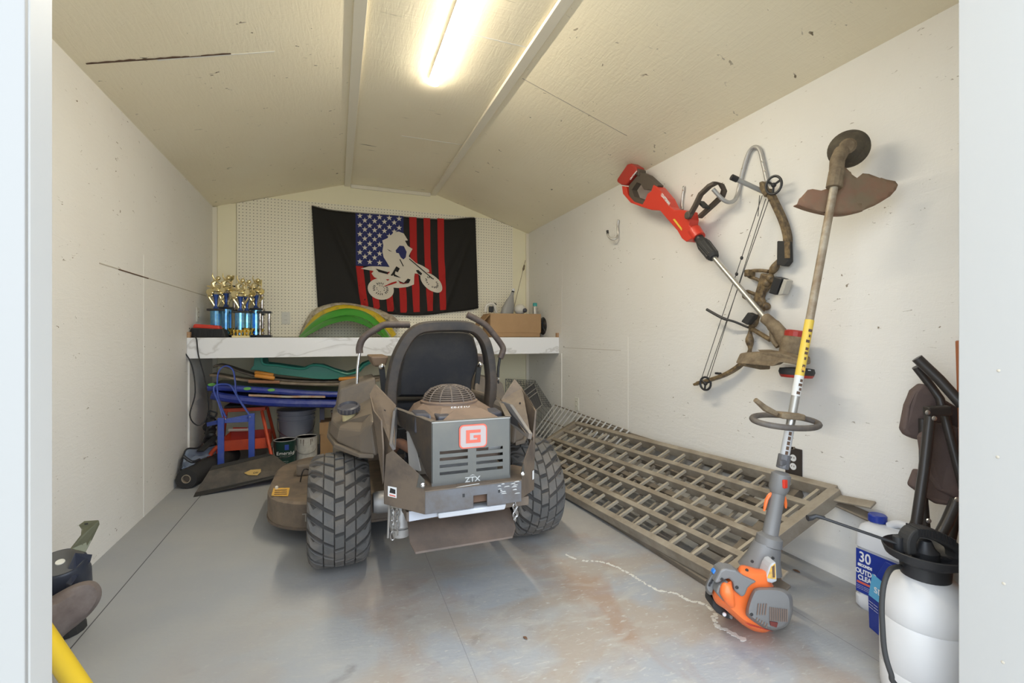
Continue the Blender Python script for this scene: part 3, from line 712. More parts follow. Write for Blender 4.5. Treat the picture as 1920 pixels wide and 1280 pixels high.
bt = thing('oil_bottle', 'grey tapered plastic bottle leaning in the cardboard box', 'bottle', boxed(952, 588))
ax = (P(962, 545, Y=4.42) - P(950, 588, Y=4.42)).normalized(); base = P(944, 610, Y=4.42)
L_ = (P(962, 543, Y=4.42) - base).length
MB().lathe([(.064, 0), (.068, .01), (.066, L_ * .45), (.050, L_ * .62), (.018, L_ * .86), (.017, L_ * .93)], base, ax, 20, sx=.6, xdir=(0, 1, 0)).build('bottle_body', mat('grey_bottle_plastic', (0.33, 0.32, 0.30), .4), bt, smooth=True)
MB().lathe([(.018, L_ * .93), (.018, L_ * .965)], base, ax, 12, sx=.8).build('black_ring', M['black'], bt)
MB().lathe([(.015, L_ * .965), (.016, L_), (.010, L_ + .012)], base, ax, 12).build('cap', M['white_plastic'], bt)
wb = thing('respirator', 'white rounded mask with a dark valve in the cardboard box', 'mask', boxed(976, 588))
c = boxed(975, 580)
MB().ball(c, (.062, .050, .055), 18, 12).build('white_dome', M['goggle'], wb, smooth=True)
MB().lathe([(.022, 0), (.022, .02), (.016, .026)], c + Vector((.03, -.04, -.012)), (.5, -1, .1), 14).build('dark_valve', M['engine_blue'], wb)
sp = thing('spray_can', 'pale can with a teal cap in the cardboard box, right of the white mask', 'can', boxed(1003, 588))
c = boxed(1003, 588)
MB().lathe([(.028, -.03), (.028, .065), (.022, .078)], c, seg=18).build('can_body', mat('pale_grey_can', (.50, .48, .44), .35, .4), sp, smooth=True)
MB().lathe([(.023, .078), (.023, .105), (.018, .112)], c, seg=18).build('teal_cap', mat('teal_plastic', (.05, .38, .36), .4), sp, smooth=True)
text('— —', 'can_text', .022, c + Vector((0, -.0285, .052)), (1, 0, 0), (0, 0, 1), M['black'], sp)
ar = thing('arrow', 'thin arrow with camouflage fletching standing against the back wall', 'arrow', boxed(960, 588))
a = P(958, 600, Y=4.44); b = P(985, 488, Y=4.72)
MB().tube([a, b], .0032, 8).build('shaft', mat('mottled_brown_shaft', (.20, .15, .09), .5, dust=(.45, .38, .25), amount=.5, scale=80), ar)
d = (b - a).normalized(); s0 = d.cross(Vector((0, 1, 0))).normalized()
M['camo'] = mat('woodland_camouflage', (0.065, 0.042, 0.024), 0.55, dust=(0.24, 0.165, 0.08), amount=.5, scale=38)
for k in range(3):
    s_ = Matrix.Rotation(k * 2.094 + .5, 3, d) @ s0
    p0 = a.lerp(b, .80)
    MB().prism([p0, p0 + d * .03 + s_ * .014, p0 + d * .085 + s_ * .010, p0 + d * .10], d.cross(s_) * .001).build('fletching', M['camo'], ar)
bl = P(1024, 610, Y=4.42); bl = Vector((bl.x + .035, 4.42, SZ + .117))
ball = thing('basketball', 'black patterned ball resting between the cardboard box and right wall', 'ball', (bl.x, bl.y, SZ))
MB().ball(bl, .117, 28, 18).build('ball_shell', mat('black_mottled_ball', (.018, .018, .018), .5, dust=(.10, .075, .05), amount=.35, scale=24), ball, smooth=True)
sm = MB()
for R in (Matrix.Rotation(.3, 3, 'Y'), Matrix.Rotation(1.2, 3, 'X') @ Matrix.Rotation(.5, 3, 'Y')):
    sm.tube([bl + R @ Vector((.1172 * math.cos(k * math.pi / 16), .1172 * math.sin(k * math.pi / 16), 0)) for k in range(33)], .0015, 5)
sm.build('ball_seams', mat('blue_ball_seams', (.05, .10, .16), .5), ball)
# ================================================================ UNDER THE SHELF
SH = thing
# five-gallon pail
def pail_under():
    c = P(557, 857, Z=0); c = Vector((P(556, 700, Y=4.50).x, 4.50, 0))
    t = thing('plastic_bucket', 'large grey-blue five gallon bucket behind the paint cans', 'bucket', c)
    m = mat('grey_blue_bucket_plastic', (0.27, 0.285, 0.34), 0.3)
    prof = [(.130, 0), (.142, .30), (.150, .30), (.150, .312), (.143, .315), (.144, .338), (.152, .338), (.152, .350), (.144, .352), (.146, .37)]
    MB().lathe(prof, c, seg=32).build('bucket_body', m, t, smooth=True)
    MB().lathe([(.146, .37), (.158, .372), (.158, .392), (.150, .396), (.02, .394)], c, seg=32).build('bucket_lid', m, t, smooth=True)
    MB().tube(smoothpath([c + Vector((-.15, 0, .32)), c + Vector((-.13, -.09, .22)), c + Vector((0, -.15, .17)), c + Vector((.13, -.09, .22)), c + Vector((.15, 0, .32))], 6), .002, 6).build('bail_handle', M['chrome'], t)
pail_under()
M_lid = mat('dull_tin_lid', (.55, .55, .54), .45, .25)
def paint_can(u, Y, label, m, r=.083, h=.195):
    c = Vector((P(u, 800, Y=Y).x, Y, 0))
    t = thing('paint_can', label, 'paint can', c)
    MB().lathe([(r, 0), (r, .004), (r - .001, .005), (r - .001, h - .006), (r, h - .005), (r, h)], c, seg=36).build('can_body', m, t, smooth=True)
    MB().lathe([(r, h), (r + .001, h + .004), (r - .006, h + .005), (r - .010, h - .002), (r - .02, h - .003), (r - .022, h), (.01, h)], c, seg=36).build('metal_lid', M_lid, t, smooth=True)
    MB().tube(smoothpath([c + Vector((-r, -.01, h - .05)), c + Vector((-r * .8, -r * .7, h * .45)), c + Vector((0, -r - .004, h * .36)), c + Vector((r * .8, -r * .7, h * .45)), c + Vector((r, -.01, h - .05))], 6), .0018, 6).build('wire_handle', M['chain'], t)
    return t, c, r, h
t, c, r, h = paint_can(534, 4.17, 'dark green paint can with white lettering on the floor', mat('dark_green_label', (.012, .045, .035), .35))
for body, z, s_ in (('Emerald', .105, .039), ('— —— — ——', .083, .012), ('—— —', .040, .014), ('— ——', .028, .011)):
    w = c + Vector((.012, -r - .001, z)); w.y = c.y - math.sqrt(max(r * r - (w.x - c.x) ** 2, 0)) - .005
    text(body, 'can_lettering', s_, w, (1, .0, 0), (0, 0, 1), M['white_ink'], t)
MB().obox(c + Vector((.022, -r + .001, .150)), (.030, .004, .042)).build('blue_emblem', mat('blue_label', (.04, .08, .40), .4), t, .003)
t, c, r, h = paint_can(575, 4.24, 'white label paint can with drips, right of the green can', mat('off_white_paper_label', (.60, .59, .56), .6, dust=(.48, .47, .45), amount=.4, scale=40))
dr = MB()
for k, (dx, l) in enumerate(((-.04, .03), (-.02, .05), (.035, .045), (.045, .02))):
    y = -math.sqrt(r * r - dx * dx) - .0005
    dr.tube([c + Vector((dx, y, h - .008)), c + Vector((dx, y, h - .01 - l))], [.003, .0015], 6)
dr.build('paint_drips', M['seam_dark'], t)
# tubs and cartons behind the machine
c = Vector((P(631, 770, Y=4.35).x, 4.35, 0))
cb = thing('cardboard_box', 'brown cardboard carton under the shelf behind the mower fender', 'box', c)
MB().box((c.x - .13, 4.27, 0), (c.x + .16, 4.50, .30)).build('carton', M['card'], cb, .003)
MB().box((c.x - .135, 4.262, .20), (c.x - .10, 4.27, .30)).build('carton_flap', M['card'], cb)
c2 = Vector((c.x + .015, 4.36, .302))
tb = thing('plastic_tub', 'reddish brown tub with a clear lid standing on the carton', 'tub', c2)
MB().lathe([(.052, 0), (.06, .068)], c2, seg=24).build('tub_body', mat('red_brown_tub', (.16, .045, .02), .3), tb, smooth=True)
MB().lathe([(.064, .068), (.064, .082), (.05, .086)], c2, seg=24).build('tub_lid', mat('clear_lid', (.55, .5, .45), .2), tb, smooth=True)
c3 = Vector((c.x + .05, 4.20, 0))
j = thing('jar', 'brown jar with a pale lid in front of the carton', 'jar', c3)
MB().lathe([(.04, 0), (.042, .26)], c3, seg=20).build('jar_body', mat('brown_jar', (.20, .11, .06), .4), j, smooth=True)
MB().lathe([(.043, .26), (.043, .285)], c3, seg=20).build('jar_lid', M['goggle'], j)
bp_ = Vector((P(604, 770, Y=4.42).x, 4.42, 0))
pn = tag(MB().box((bp_.x - .02, 4.40, 0), (bp_.x + .02, 4.44, .40)).build('wooden_post', mat('blue_grey_post', (.20, .20, .27), .6), bevel=.002), 'grey-blue upright board between the bucket and the carton', 'board')

# stacked sleds and skis under the shelf
UC = crop(320, 660, .20855)
def slab(name, label, cat, topline, Y0, Y1, thick, m, group=None, rim=None, base=None):
    """long board: side outline given in crop pixels of its upper edge at the front; curved"""
    top = smoothpath([UC(x, y, Y=Y0) for x, y in topline], 4)
    def sh(p, y, dz): return Vector((p.x, y, p.z + dz))
    rings = [[sh(p, Y0, 0), sh(p, Y1, 0), sh(p, Y1, -thick), sh(p, Y0, -thick)] for p in top]
    mid = top[len(top) // 2]
    t = thing(name, label, cat, (mid.x, (Y0 + Y1) / 2, mid.z - thick), group)
    MB().loft(rings).build('board', m, t, .006)
    if rim:
        MB().tube([sh(p, Y0 - .004, -thick * .5) for p in top], thick * .55, 8).build('rim', rim, t, smooth=True)
    return t, top
M['sled_blue'] = mat('royal_blue_plastic', (.03, .05, .30), .3, dust=(.10, .13, .36), amount=.35, scale=9)
M['sled_green'] = mat('printed_green_board', (.03, .14, .06), .4, dust=(.09, .10, .20), amount=.45, scale=7)
tl = [(370, 350), (480, 372), (640, 395), (850, 415), (1100, 425), (1330, 430), (1500, 432), (1750, 425)]
sl, tp = slab('bodyboard', 'lower blue bodyboard of the pair stacked on the bucket', 'bodyboard', tl, 4.16, 4.60, .060, M['sled_blue'], 'blue bodyboards', M['sled_blue'])
t2 = [(330, 285), (480, 285), (640, 295), (900, 312), (1200, 335), (1500, 345), (1750, 335)]
s2, tp2 = slab('bodyboard', 'upper blue bodyboard with green dots, below the brown skis', 'bodyboard', [(x, y + 10) for x, y in t2], 4.18, 4.62, .045, M['sled_green'], 'blue bodyboards', M['sled_blue'])
dm = mat('lime_green_dots', (.15, .42, .08), .4)
for x, y in ((370, 292), (690, 328), (905, 340)):
    p = UC(x, y, Y=4.155); MB().lathe([(.028, 0), (.026, .006)], p, (0, -1, .1), 18, sx=.45, xdir=(0, 0, 1)).build('green_dot', dm, s2)
MB().loft([[UC(x, y, Y=4.15), UC(x, y + 18, Y=4.15), UC(x, y + 18, Y=4.154), UC(x, y, Y=4.154)] for x, y in ((700, 378), (900, 385), (1050, 392), (1200, 390), (1390, 392))]).build('printed_streak', mat('orange_cream_print', (.50, .26, .14), .5, dust=(.5, .45, .35), amount=.5, scale=12), sl)
sk, tp3 = slab('water_ski', 'lower brown ski of the pair lying on the bodyboards', 'ski', [(345, 195), (420, 200), (560, 225), (700, 246), (900, 258), (1100, 272), (1400, 280), (1650, 268), (1880, 240)], 4.20, 4.36, .022, mat('varnished_brown_ski', (.17, .12, .08), .4, dust=(.28, .22, .15), amount=.5, scale=8), 'brown skis with orange bindings')
s4, tp4 = slab('water_ski', 'upper brown ski, its turned-up tip nearest the shelf', 'ski', [(378, 125), (420, 108), (500, 125), (620, 165), (740, 200), (940, 235), (1200, 255), (1500, 255), (1700, 240), (1890, 215)], 4.26, 4.42, .018, mat('dark_brown_ski', (.12, .09, .065), .45, dust=(.24, .19, .13), amount=.4, scale=8), 'brown skis with orange bindings')
M['ski_orange'] = mat('orange_foam_binding', (.70, .28, .04), .5)
for pr, (x0, y0, x1, y1), yy in ((sk, (755, 200, 935, 225), 4.17), (s4, (755, 172, 925, 198), 4.22), (sk, (1535, 272, 1680, 276), 4.17), (s4, (1510, 232, 1665, 226), 4.22)):
    a = UC(x0, y0 + 10, Y=yy); b = UC(x1, y1 + 10, Y=yy)
    MB().tube([a, a.lerp(b, .05), a.lerp(b, .95), b], [.010, .016, .017, .012], 12).build('orange_binding', M['ski_orange'], pr, smooth=True)
MB().tube([UC(700, 262, Y=4.19), UC(980, 270, Y=4.19)], .014, 8).build('worn_strip', mat('worn_orange_brown', (.35, .16, .08), .6), sk)
# teal sled on top
tt = thing('plastic_sled', 'teal green moulded sled lying on top of the skis', 'sled', UC(1200, 245, Y=4.4))
M['teal'] = mat('teal_green_plastic', (.025, .20, .145), .35)
up = [(715, 155), (745, 120), (755, 30), (820, 36), (832, 105), (960, 120), (1180, 150), (1270, 118), (1370, 124), (1480, 165), (1590, 195), (1680, 170), (1740, 110), (1800, 85)]
lo = [(722, 160), (760, 160), (780, 162), (800, 165), (840, 172), (960, 200), (1160, 222), (1260, 235), (1370, 244), (1480, 242), (1590, 214), (1690, 190), (1750, 130), (1806, 98)]
ring = []
for (a, b), (c_, d_) in zip(up, lo):
    p = UC(a, b, Y=4.22); q = UC(c_, d_, Y=4.22)
    q2 = q + Vector((0, .34, 0)); p2 = p + Vector((0, .34, 0))
    q.z += .0
    ring.append([p, q, q2, p2, p2 + Vector((0, -.012, 0)), q2 + Vector((0, -.03, .012)), q + Vector((0, .03, .012)), p + Vector((0, .012, 0))])
MB().loft(ring).build('sled_hull', M['teal'], tt, .002)
MB().tube(smoothpath([UC(a, b, Y=4.216) for a, b in up[3:]], 4), .010, 8).build('rolled_rim', mat('light_teal_plastic', (.05, .30, .22), .3), tt, smooth=True)

# orange step stool
ot = mat('orange_red_painted_steel', (.66, .085, .03), .4, dust=(.55, .07, .03), amount=.3, scale=10)
st = thing('step_stool', 'orange-red metal work stool with a black top and lower tray', 'stool', (UC(680, 800, Y=4.35).x, 4.35, 0))
def U(x, y, Y): return UC(x, y, Y=Y)
a, b = U(480, 500, 4.36), U(860, 500, 4.36)
MB().box((a.x, 4.30, a.z - .030), (b.x, 4.62, a.z)).build('seat_frame', ot, st, .004)
MB().box((a.x + .01, 4.31, a.z), (b.x + .01, 4.61, a.z + .022)).build('black_seat', M['black_soft'], st, .008)
zt = a.z - .02
for nm, pts in (('leg', [U(820, 530, 4.30), U(905, 925, 4.12) * 1]), ('leg', [U(870, 500, 4.58), U(935, 760, 4.66)]), ('leg', [U(500, 530, 4.30), U(470, 640, 4.26), U(430, 880, 4.16)])):
    p = [Vector(q) for q in pts]; d = p[-1] - p[-2]; k = (0.014 - p[-1].z) / d.z; p[-1] = p[-1] + d * k
    MB().tube(p, .013, 10).build(nm, ot, st, smooth=True)
MB().tube([U(500, 520, 4.6), Vector((U(440, 500, 4.6).x, 4.68, .013))], .013, 10).build('leg', ot, st, smooth=True)
a, b = U(480, 800, 4.20), U(870, 800, 4.20)
zb, z1 = U(500, 890, 4.20).z, U(500, 795, 4.20).z
MB().hexa([(a.x, 4.20, zb), (b.x, 4.20, zb), (b.x, 4.55, zb), (a.x, 4.55, zb), (a.x, 4.20, z1), (b.x - .01, 4.20, z1), (b.x - .01, 4.205, z1), (a.x, 4.205, z1)]).build('tray_front', ot, st, .002)
z2 = U(500, 715, 4.45).z
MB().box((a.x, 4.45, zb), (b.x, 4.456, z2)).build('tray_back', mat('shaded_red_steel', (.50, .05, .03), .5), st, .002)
MB().box((a.x - .004, 4.20, zb), (a.x, 4.456, z2)).build('tray_side', ot, st)
MB().box((b.x, 4.20, zb), (b.x + .004, 4.456, z2)).build('tray_side', ot, st)
lp = smoothpath([U(420, 850, 4.14), U(370, 900, 4.10), U(335, 980, 4.06), U(350, 1030, 4.04), U(400, 1038, 4.04)], 5)
lp = [Vector((q.x, q.y, max(q.z, .016))) for q in lp]
MB().tube(lp, .015, 10).build('front_foot_loop', ot, st, smooth=True)
tl_ = thing('hand_tool', 'red and white tool lying in the tray of the orange stool', 'tool', U(620, 690, 4.40))
MB().tube([U(520, 700, 4.40), U(700, 695, 4.40)], .014, 8).build('white_body', M['goggle'], tl_)
MB().tube([U(560, 684, 4.40), U(690, 684, 4.40)], .008, 8).build('red_grip', M['red_tool'], tl_)

# blue folding stand
bs = mat('blue_painted_steel', (.045, .09, .42), .4, dust=(.09, .12, .36), amount=.35, scale=12)
t = thing('folding_stand', 'blue steel folding stand with an arched hoop, before the orange stool', 'stand', (U(590, 900, 4.05).x, 4.05, 0))
for x in (452, 728):
    a = U(x, 590 if x < 500 else 550, 3.98); yb = 4.0
    MB().box((a.x - .021, 3.97, .10 if x > 500 else .06), (a.x + .021, 3.99, a.z)).build('front_post', bs, t, .003)
MB().box((U(440, 0, 3.99).x, 3.992, U(0, 665, 4).z), (U(735, 0, 3.99).x, 4.005, U(0, 628, 4).z)).build('cross_plate', bs, t, .002)
hoop = smoothpath([U(500, 590, 4.0), U(450, 480, 4.03), U(425, 380, 4.06), U(420, 250, 4.08), U(440, 160, 4.08), U(500, 122, 4.08), U(560, 160, 4.08), U(580, 260, 4.06), U(600, 400, 4.04), U(715, 570, 3.99)], 5)
MB().band(hoop, .022, .008, (0, 1, .1)).build('arched_hoop', bs, t, .001)
h2 = smoothpath([U(470, 580, 4.0), U(430, 450, 4.02), U(390, 350, 4.05), U(400, 300, 4.07), U(470, 285, 4.08), U(540, 300, 4.06), U(590, 380, 4.03), U(640, 460, 4.01), U(715, 570, 3.985)], 5)
MB().band(h2, .022, .009, (0, 1, .1)).build('lower_hoop', bs, t, .001)
MB().beam(U(480, 615, 4.0), U(715, 570, 4.0), .008, .022).build('brace', bs, t, .001)
MB().beam(U(330, 650, 4.10), U(420, 630, 4.02), .01, .03).build('side_brace', bs, t, .001)
for x, y in ((715, 580), (495, 600)): MB().lathe([(.006, 0), (.004, .006)], U(x, y, 3.965), (0, -1, 0), 10).build('rivet', M['chrome'], t)
for x in (452, 728):
    a = U(x, 700, 3.98); z0 = .10 if x > 500 else .06
    MB().beam((a.x, 3.985, z0 + .01), (a.x + .0, 4.28, .012), .03, .014).build('floor_skid', bs, t, .002)
    MB().beam((a.x, 3.985, z0 + .01), (a.x + .0, 3.98, .0), .026, .018, (0, 1, 0)).build('foot', bs, t, .002)

# roll of black fabric and blue-grey tarp beside it
rl = thing('fabric_roll', 'roll of black landscape fabric on a cardboard core by the left wall', 'roll', (-.93, 4.0, 0))
a = U(140, 1120, 3.72); a = Vector((a.x, 3.72, .068)); b = Vector((-.93, 4.5, .33))
b = Vector((-.80, 4.36, .068))
MB().lathe([(.028, 0), (.066, 0), (.068, .004), (.066, (b - a).length)], a, (b - a), 30, cap=False).build('black_fabric', mat('black_woven_fabric', (.028, .027, .027), .75, bump=.2, bscale=200), rl, smooth=True)
MB().lathe([(.024, -.004), (.029, -.004), (.029, .3), (.024, .3)], a, (b - a), 24, cap=False).build('cardboard_core', mat('grey_brown_card', (.33, .27, .20), .8), rl, smooth=True)
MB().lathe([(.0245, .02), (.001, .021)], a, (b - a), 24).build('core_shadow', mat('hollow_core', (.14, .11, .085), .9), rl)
tp_ = thing('folded_tarp', 'blue-grey nylon cloth with black edging draped over the fabric roll', 'tarp', (-.94, 3.95, .13))
def tp(x, y, Y): return U(x, y, Y)
tarp_pts = [[(90, 1055), (140, 870), (240, 875), (400, 840)], [(110, 1050), (170, 900), (280, 890), (420, 850)], [(140, 1040), (200, 940), (300, 925), (420, 870)], [(190, 1030), (250, 975), (330, 940), (425, 900)]]
rows = []
for j, r_ in enumerate(tarp_pts):
    rows.append(smoothpath([tp(x, y, 3.80 + .13 * i + .0 * j - .03 * math.sin(j * 2 + i)) for i, (x, y) in enumerate(r_)], 5))
o = MB().loft(rows, cap=False, close=False).build('blue_grey_cloth', mat('blue_grey_nylon', (.22, .27, .36), .55, bump=.3, bscale=14), tp_, smooth=True)
o.modifiers.new('thickness', 'SOLIDIFY').thickness = .004
MB().tube(smoothpath([tp(85, 1060, 3.79), tp(115, 930, 3.80), tp(150, 868, 3.82), tp(260, 850, 3.92), tp(330, 700, 4.1), tp(345, 560, 4.15)], 5), .006, 7).build('black_edging', M['black'], tp_)
MB().tube(smoothpath([tp(115, 935, 3.77), tp(190, 985, 3.77), tp(260, 965, 3.82)], 4), .010, 7).build('black_strap', M['black'], tp_)
dk = MB()
rt = random.Random(5)
for k in range(9):
    p = U(345 + rt.uniform(-8, 30), 620 + k * 26, 4.22 + rt.uniform(0, .08)); dk.ball(p, (.04, .03, .035), 8, 6, Matrix.Rotation(rt.uniform(0, 3), 3, 'X'))
dk.build('bunched_black_cloth', M['black'], tp_, smooth=True)
MB().beam(U(265, 890, 3.98), U(410, 760, 4.15), .05, .016).build('dark_pole_end', M['black_soft'], tp_, .004)
bk = thing('strap_buckle', 'black square buckle at the top of the heap by the left wall', 'buckle', U(380, 550, 4.18))
for (x0, y0, x1, y1) in ((350, 525, 415, 545), (415, 545, 400, 585), (400, 585, 345, 570), (345, 570, 350, 525)):
    MB().beam(U(x0, y0, 4.16), U(x1, y1, 4.16), .010, .012).build('buckle_frame', M['black'], bk, .002)

# black rubber flap with a yellow badge
mt = thing('rubber_flap', 'black deck discharge flap with a yellow badge, tilted on the floor', 'flap', U(650, 1150, 3.75))
E_ = {}
fl = U(205, 1275, 3.55); fl = P(362.8, 926, Z=.004)
fr2 = P(553, 884, Z=.075); br = P(515, 853, Z=.16); bl_ = P(412, 872, Z=.16)
q0 = P(372, 905, Z=.03)
mid = [fl, fr2, br, P(480, 865, Z=.16), bl_, q0]
body = MB()
body.prism([P(366, 923, Z=.01), P(553, 882, Z=.075), P(514, 852, Z=.17), P(392, 882, Z=.125)], (0, .004, -.012)).build('rubber_sheet', mat('dusty_black_rubber', (.060, .053, .047), .7, dust=(.11, .09, .07), amount=.45, scale=9, bump=.2), mt, .003)
MB().prism([P(392, 882, Z=.125), P(514, 852, Z=.17), P(500, 850, Z=.178), P(398, 873, Z=.145)], (0, .006, -.004)).build('folded_rear_edge', M['black_soft'], mt, .002)
MB().prism([P(362, 932, Z=.0), P(553, 888, Z=.055), P(553, 882, Z=.075), P(366, 923, Z=.01)], (0, .006, -.002)).build('front_lip', M['black_soft'], mt, .002)
MB().prism([P(498, 885, Z=0), P(551, 889, Z=0), P(553, 884, Z=.07), P(498, 868, Z=.12)], (0, .02, 0)).build('support_fold', M['black_soft'], mt)
def onm(x, y, dz=.006):
    """point on the sheet plane"""
    A, B, C_ = P(366, 923, Z=.01), P(553, 882, Z=.075), P(392, 882, Z=.125); n = (B - A).cross(C_ - A).normalized()
    if n.z < 0: n = -n
    o = Vector((0, 0, H)); d = UC(x, y, zc=1.0) - o; k = (A - o).dot(n) / d.dot(n); return o + d * k + n * dz
bd = MB().prism([onm(662, 1090), onm(720, 1062), onm(812, 1055), onm(812, 1078), onm(780, 1110), onm(700, 1108)], Vector((0, 0, .002))).build('yellow_badge', mat('worn_yellow_badge', (.50, .33, .10), .6), mt)
text('CW', 'badge_letters', .018, onm(765, 1088, .0085), onm(820, 1080) - onm(700, 1092), onm(765, 1040) - onm(765, 1100), M['black'], mt)
# ================================================================ ZERO-TURN MOWER (rear towards the door)
MX, AY = 0.474, 2.27
mw = thing('riding_mower', 'dusty dark grey zero-turn riding mower seen from behind, in the middle of the floor', 'mower', (MX, 2.5, 0))
def tyre(cx, sgn):
    R, W = 0.252, 0.255
    w = bpy.data.objects.new('rear_wheel', None); COL.objects.link(w); w.location = Vector((cx, AY, R)) - mw.location; w.parent = mw
    c = Vector((cx, AY, R))
    def prof(s):                       # s in -1..1 over the tread and shoulders -> (radius, x)
        a = abs(s); x = math.copysign(W / 2 * min(1, a * 1.02 if a < .9 else .918 + (a - .9) * .82), s)
        r = R - .014 - .012 * a ** 2 - (.030 * ((a - .72) / .28) ** 2 if a > .72 else 0)
        return r, x
    carc = [(.115, -W / 2 + .03), (.15, -W / 2 + .012), (.185, -W / 2 + .003)] + [prof(-1 + k / 9) for k in range(19)] + [(.185, W / 2 - .003), (.15, W / 2 - .012), (.115, W / 2 - .03)]
    tyre_o = MB().lathe([(r, x) for r, x in carc], c, (1, 0, 0), 72, cap=False).build('tyre', M['rubber_groove'], w, smooth=True)
    lug = MB()
    def pt(s, th, h):
        r, x = prof(max(-1, min(1, s))); r += h
        return c + Vector((x, -r * math.cos(th), r * math.sin(th)))
    n = 22; da = 2 * math.pi / n
    def block(s0, s1, th, w0, w1, shift):
        """one tread block: skewed rounded patch, lofted with a bevelled top"""
        cols = 4 if abs(s1 - s0) > .25 else 3
        for (h, ins) in ((0, 0),): pass
        base_, topr = [], []
        outline = []
        for k in range(cols + 1):
            f = k / cols; s_ = lerp(s0, s1, f); outline.append((s_, th + shift * f - lerp(w0, w1, f) / 2))
        for k in range(cols, -1, -1):
            f = k / cols; s_ = lerp(s0, s1, f); outline.append((s_, th + shift * f + lerp(w0, w1, f) / 2))
        ms = sum(o[0] for o in outline) / len(outline); mt_ = sum(o[1] for o in outline) / len(outline)
        r1 = [pt(s_, t_, -.002) for s_, t_ in outline]
        r2 = [pt(lerp(s_, ms, .02), lerp(t_, mt_, .03), .007) for s_, t_ in outline]
        r3 = [pt(lerp(s_, ms, .10), lerp(t_, mt_, .10), .010) for s_, t_ in outline]
        lug.loft([r1, r2, r3])
    for k in range(n):
        t0 = k * da
        block(-.145, .145, t0, da * .80, da * .80, da * .12)
        block(-.165, -.475, t0 + da * .30, da * .80, da * .80, da * .35)
        block(.165, .475, t0 + da * .62, da * .80, da * .80, da * .35)
        block(-.495, -.99, t0 + da * .70, da * .70, da * .74, da * .75)
        block(.495, .99, t0 + da * 1.02, da * .70, da * .74, da * .75)
    lug.build('tread_blocks', M['rubber'], w)
    MB().lathe([(.118, -.07), (.118, .07)], c, (1, 0, 0), 32, cap=False).build('rim_barrel', M['steel_dirty'], w)
    MB().lathe([(.116, 0), (.09, .01), (.04, .01), (.035, .03), (.002, .03)], c + Vector((sgn * .05, 0, 0)), (sgn, 0, 0), 28).build('wheel_disc', M['steel_dirty'], w, smooth=True)
tyre(.012, -1); tyre(.937, 1)

# rear bumper: centre plate with two swept wings
BT, BB = .488, .407
b1, b2, w1, w2 = Vector((.291, 1.635, 0)), Vector((.657, 1.635, 0)), Vector((.163, 1.758, 0)), Vector((.757, 1.745, 0))
def vz(p, z): return Vector((p.x, p.y, z))
th_ = Vector((0, .008, 0))
bmp = MB()
slot = [(.468, .503)]
bmp.prism([vz(b1, BB), vz((b1 + Vector((.177, 0, 0))), BB), vz(b1 + Vector((.177, 0, 0)), .452), vz(b1 + Vector((.229, 0, 0)), .452), vz(b1 + Vector((.229, 0, 0)), BB), vz(b2, BB), vz(b2, BT), vz(b1, BT)], th_)
bmp.build('bumper_face', M['bumper'], mw, .0015)
for (p, q) in ((w1, b1), (b2, w2)):
    MB().prism([vz(p, BB + .012), vz(q, BB), vz(q, BT), vz(p, BT)], th_).build('bumper_wing', M['steel_dirty'], mw, .0015)
MB().prism([vz(w1, BT - .002), vz(b1, BT - .002), vz(b2, BT - .002), vz(w2, BT - .002), Vector((.70, 1.84, BT - .002)), Vector((.23, 1.84, BT - .002))], (0, 0, .004)).build('bumper_top_flange', M['steel_dirty'], mw)
MB().box((.44, 1.655, .42), (.54, 1.665, .46)).build('hitch_recess', M['seam_dark'], mw)
hs = MB()
for x in (.427, .563): hs.box((x, 1.6338, .452), (x + .008, 1.6352, .464))
hs.build('square_holes', M['black'], mw)
M_scrape = mat('pale_scraped_paint', (.52, .52, .50), .6); rs = random.Random(4)
for k in range(13):
    z = (.476, .482, .470, .464, .458, .452, .446, .478, .466, .472, .455, .440, .484)[k]; x = (.560, .575, .585, .562, .566, .570, .574, .612, .615, .622, .620, .628, .625)[k]; l = rs.uniform(.012, .026)
    scr = MB(); scr.prism([(x, 1.6345, z), (x + l, 1.6345, z + rs.uniform(-.001, .001)), (x + l * .8, 1.6345, z + rs.uniform(.002, .004)), (x + l * .3, 1.6345, z + .003)], (0, .0004, 0)); scr.build('paint_scrape', M_scrape, mw)
scr = MB(); scr.prism([(.40, 1.6345, .490), (.49, 1.6345, .493), (.49, 1.6345, .4955), (.42, 1.6345, .4925)], (0, .0004, 0))
scr.build('paint_scrape', M_scrape, mw)
# rear cover plate with two banks of slots
X0, X1, PY, Z0, Z1 = .322, .626, 1.674, .490, .722
plate = MB()
slots = []
PC = crop(700, 700, .2735)
for xa, xb in ((455, 648), (706, 888)):
    for yy in ((545, 590, 638, 688) if xa < 600 else (524, 570, 614, 661)):
        p = PC(xa, yy, Y=PY); q = PC(xb, yy, Y=PY); slots.append((p.x, q.x, p.z - .0085, p.z + .0085))
for k in range(4):                                         # square up the two banks
    l, r = slots[k], slots[4 + k]; zc_ = (l[2] + l[3]) / 2
    slots[k] = (slots[0][0], slots[0][1], zc_ - .0055, zc_ + .0055); slots[4 + k] = (slots[4][0], slots[4][1], zc_ - .0055, zc_ + .0055)
xs = [X0, slots[0][0], slots[0][1], slots[4][0], slots[4][1], X1]
zs = sorted([Z0, Z1] + [s_[2] for s_ in slots[:4]] + [s_[3] for s_ in slots[:4]])
for i in range(5):
    if i in (0, 2, 4): plate.box((xs[i], PY, Z0), (xs[i + 1], PY + .004, Z1)); continue
    for jz in range(0, len(zs) - 1, 2): plate.box((xs[i], PY, zs[jz]), (xs[i + 1], PY + .004, zs[jz + 1]))
cov = plate.build('rear_cover', M['steel_clean'], mw)
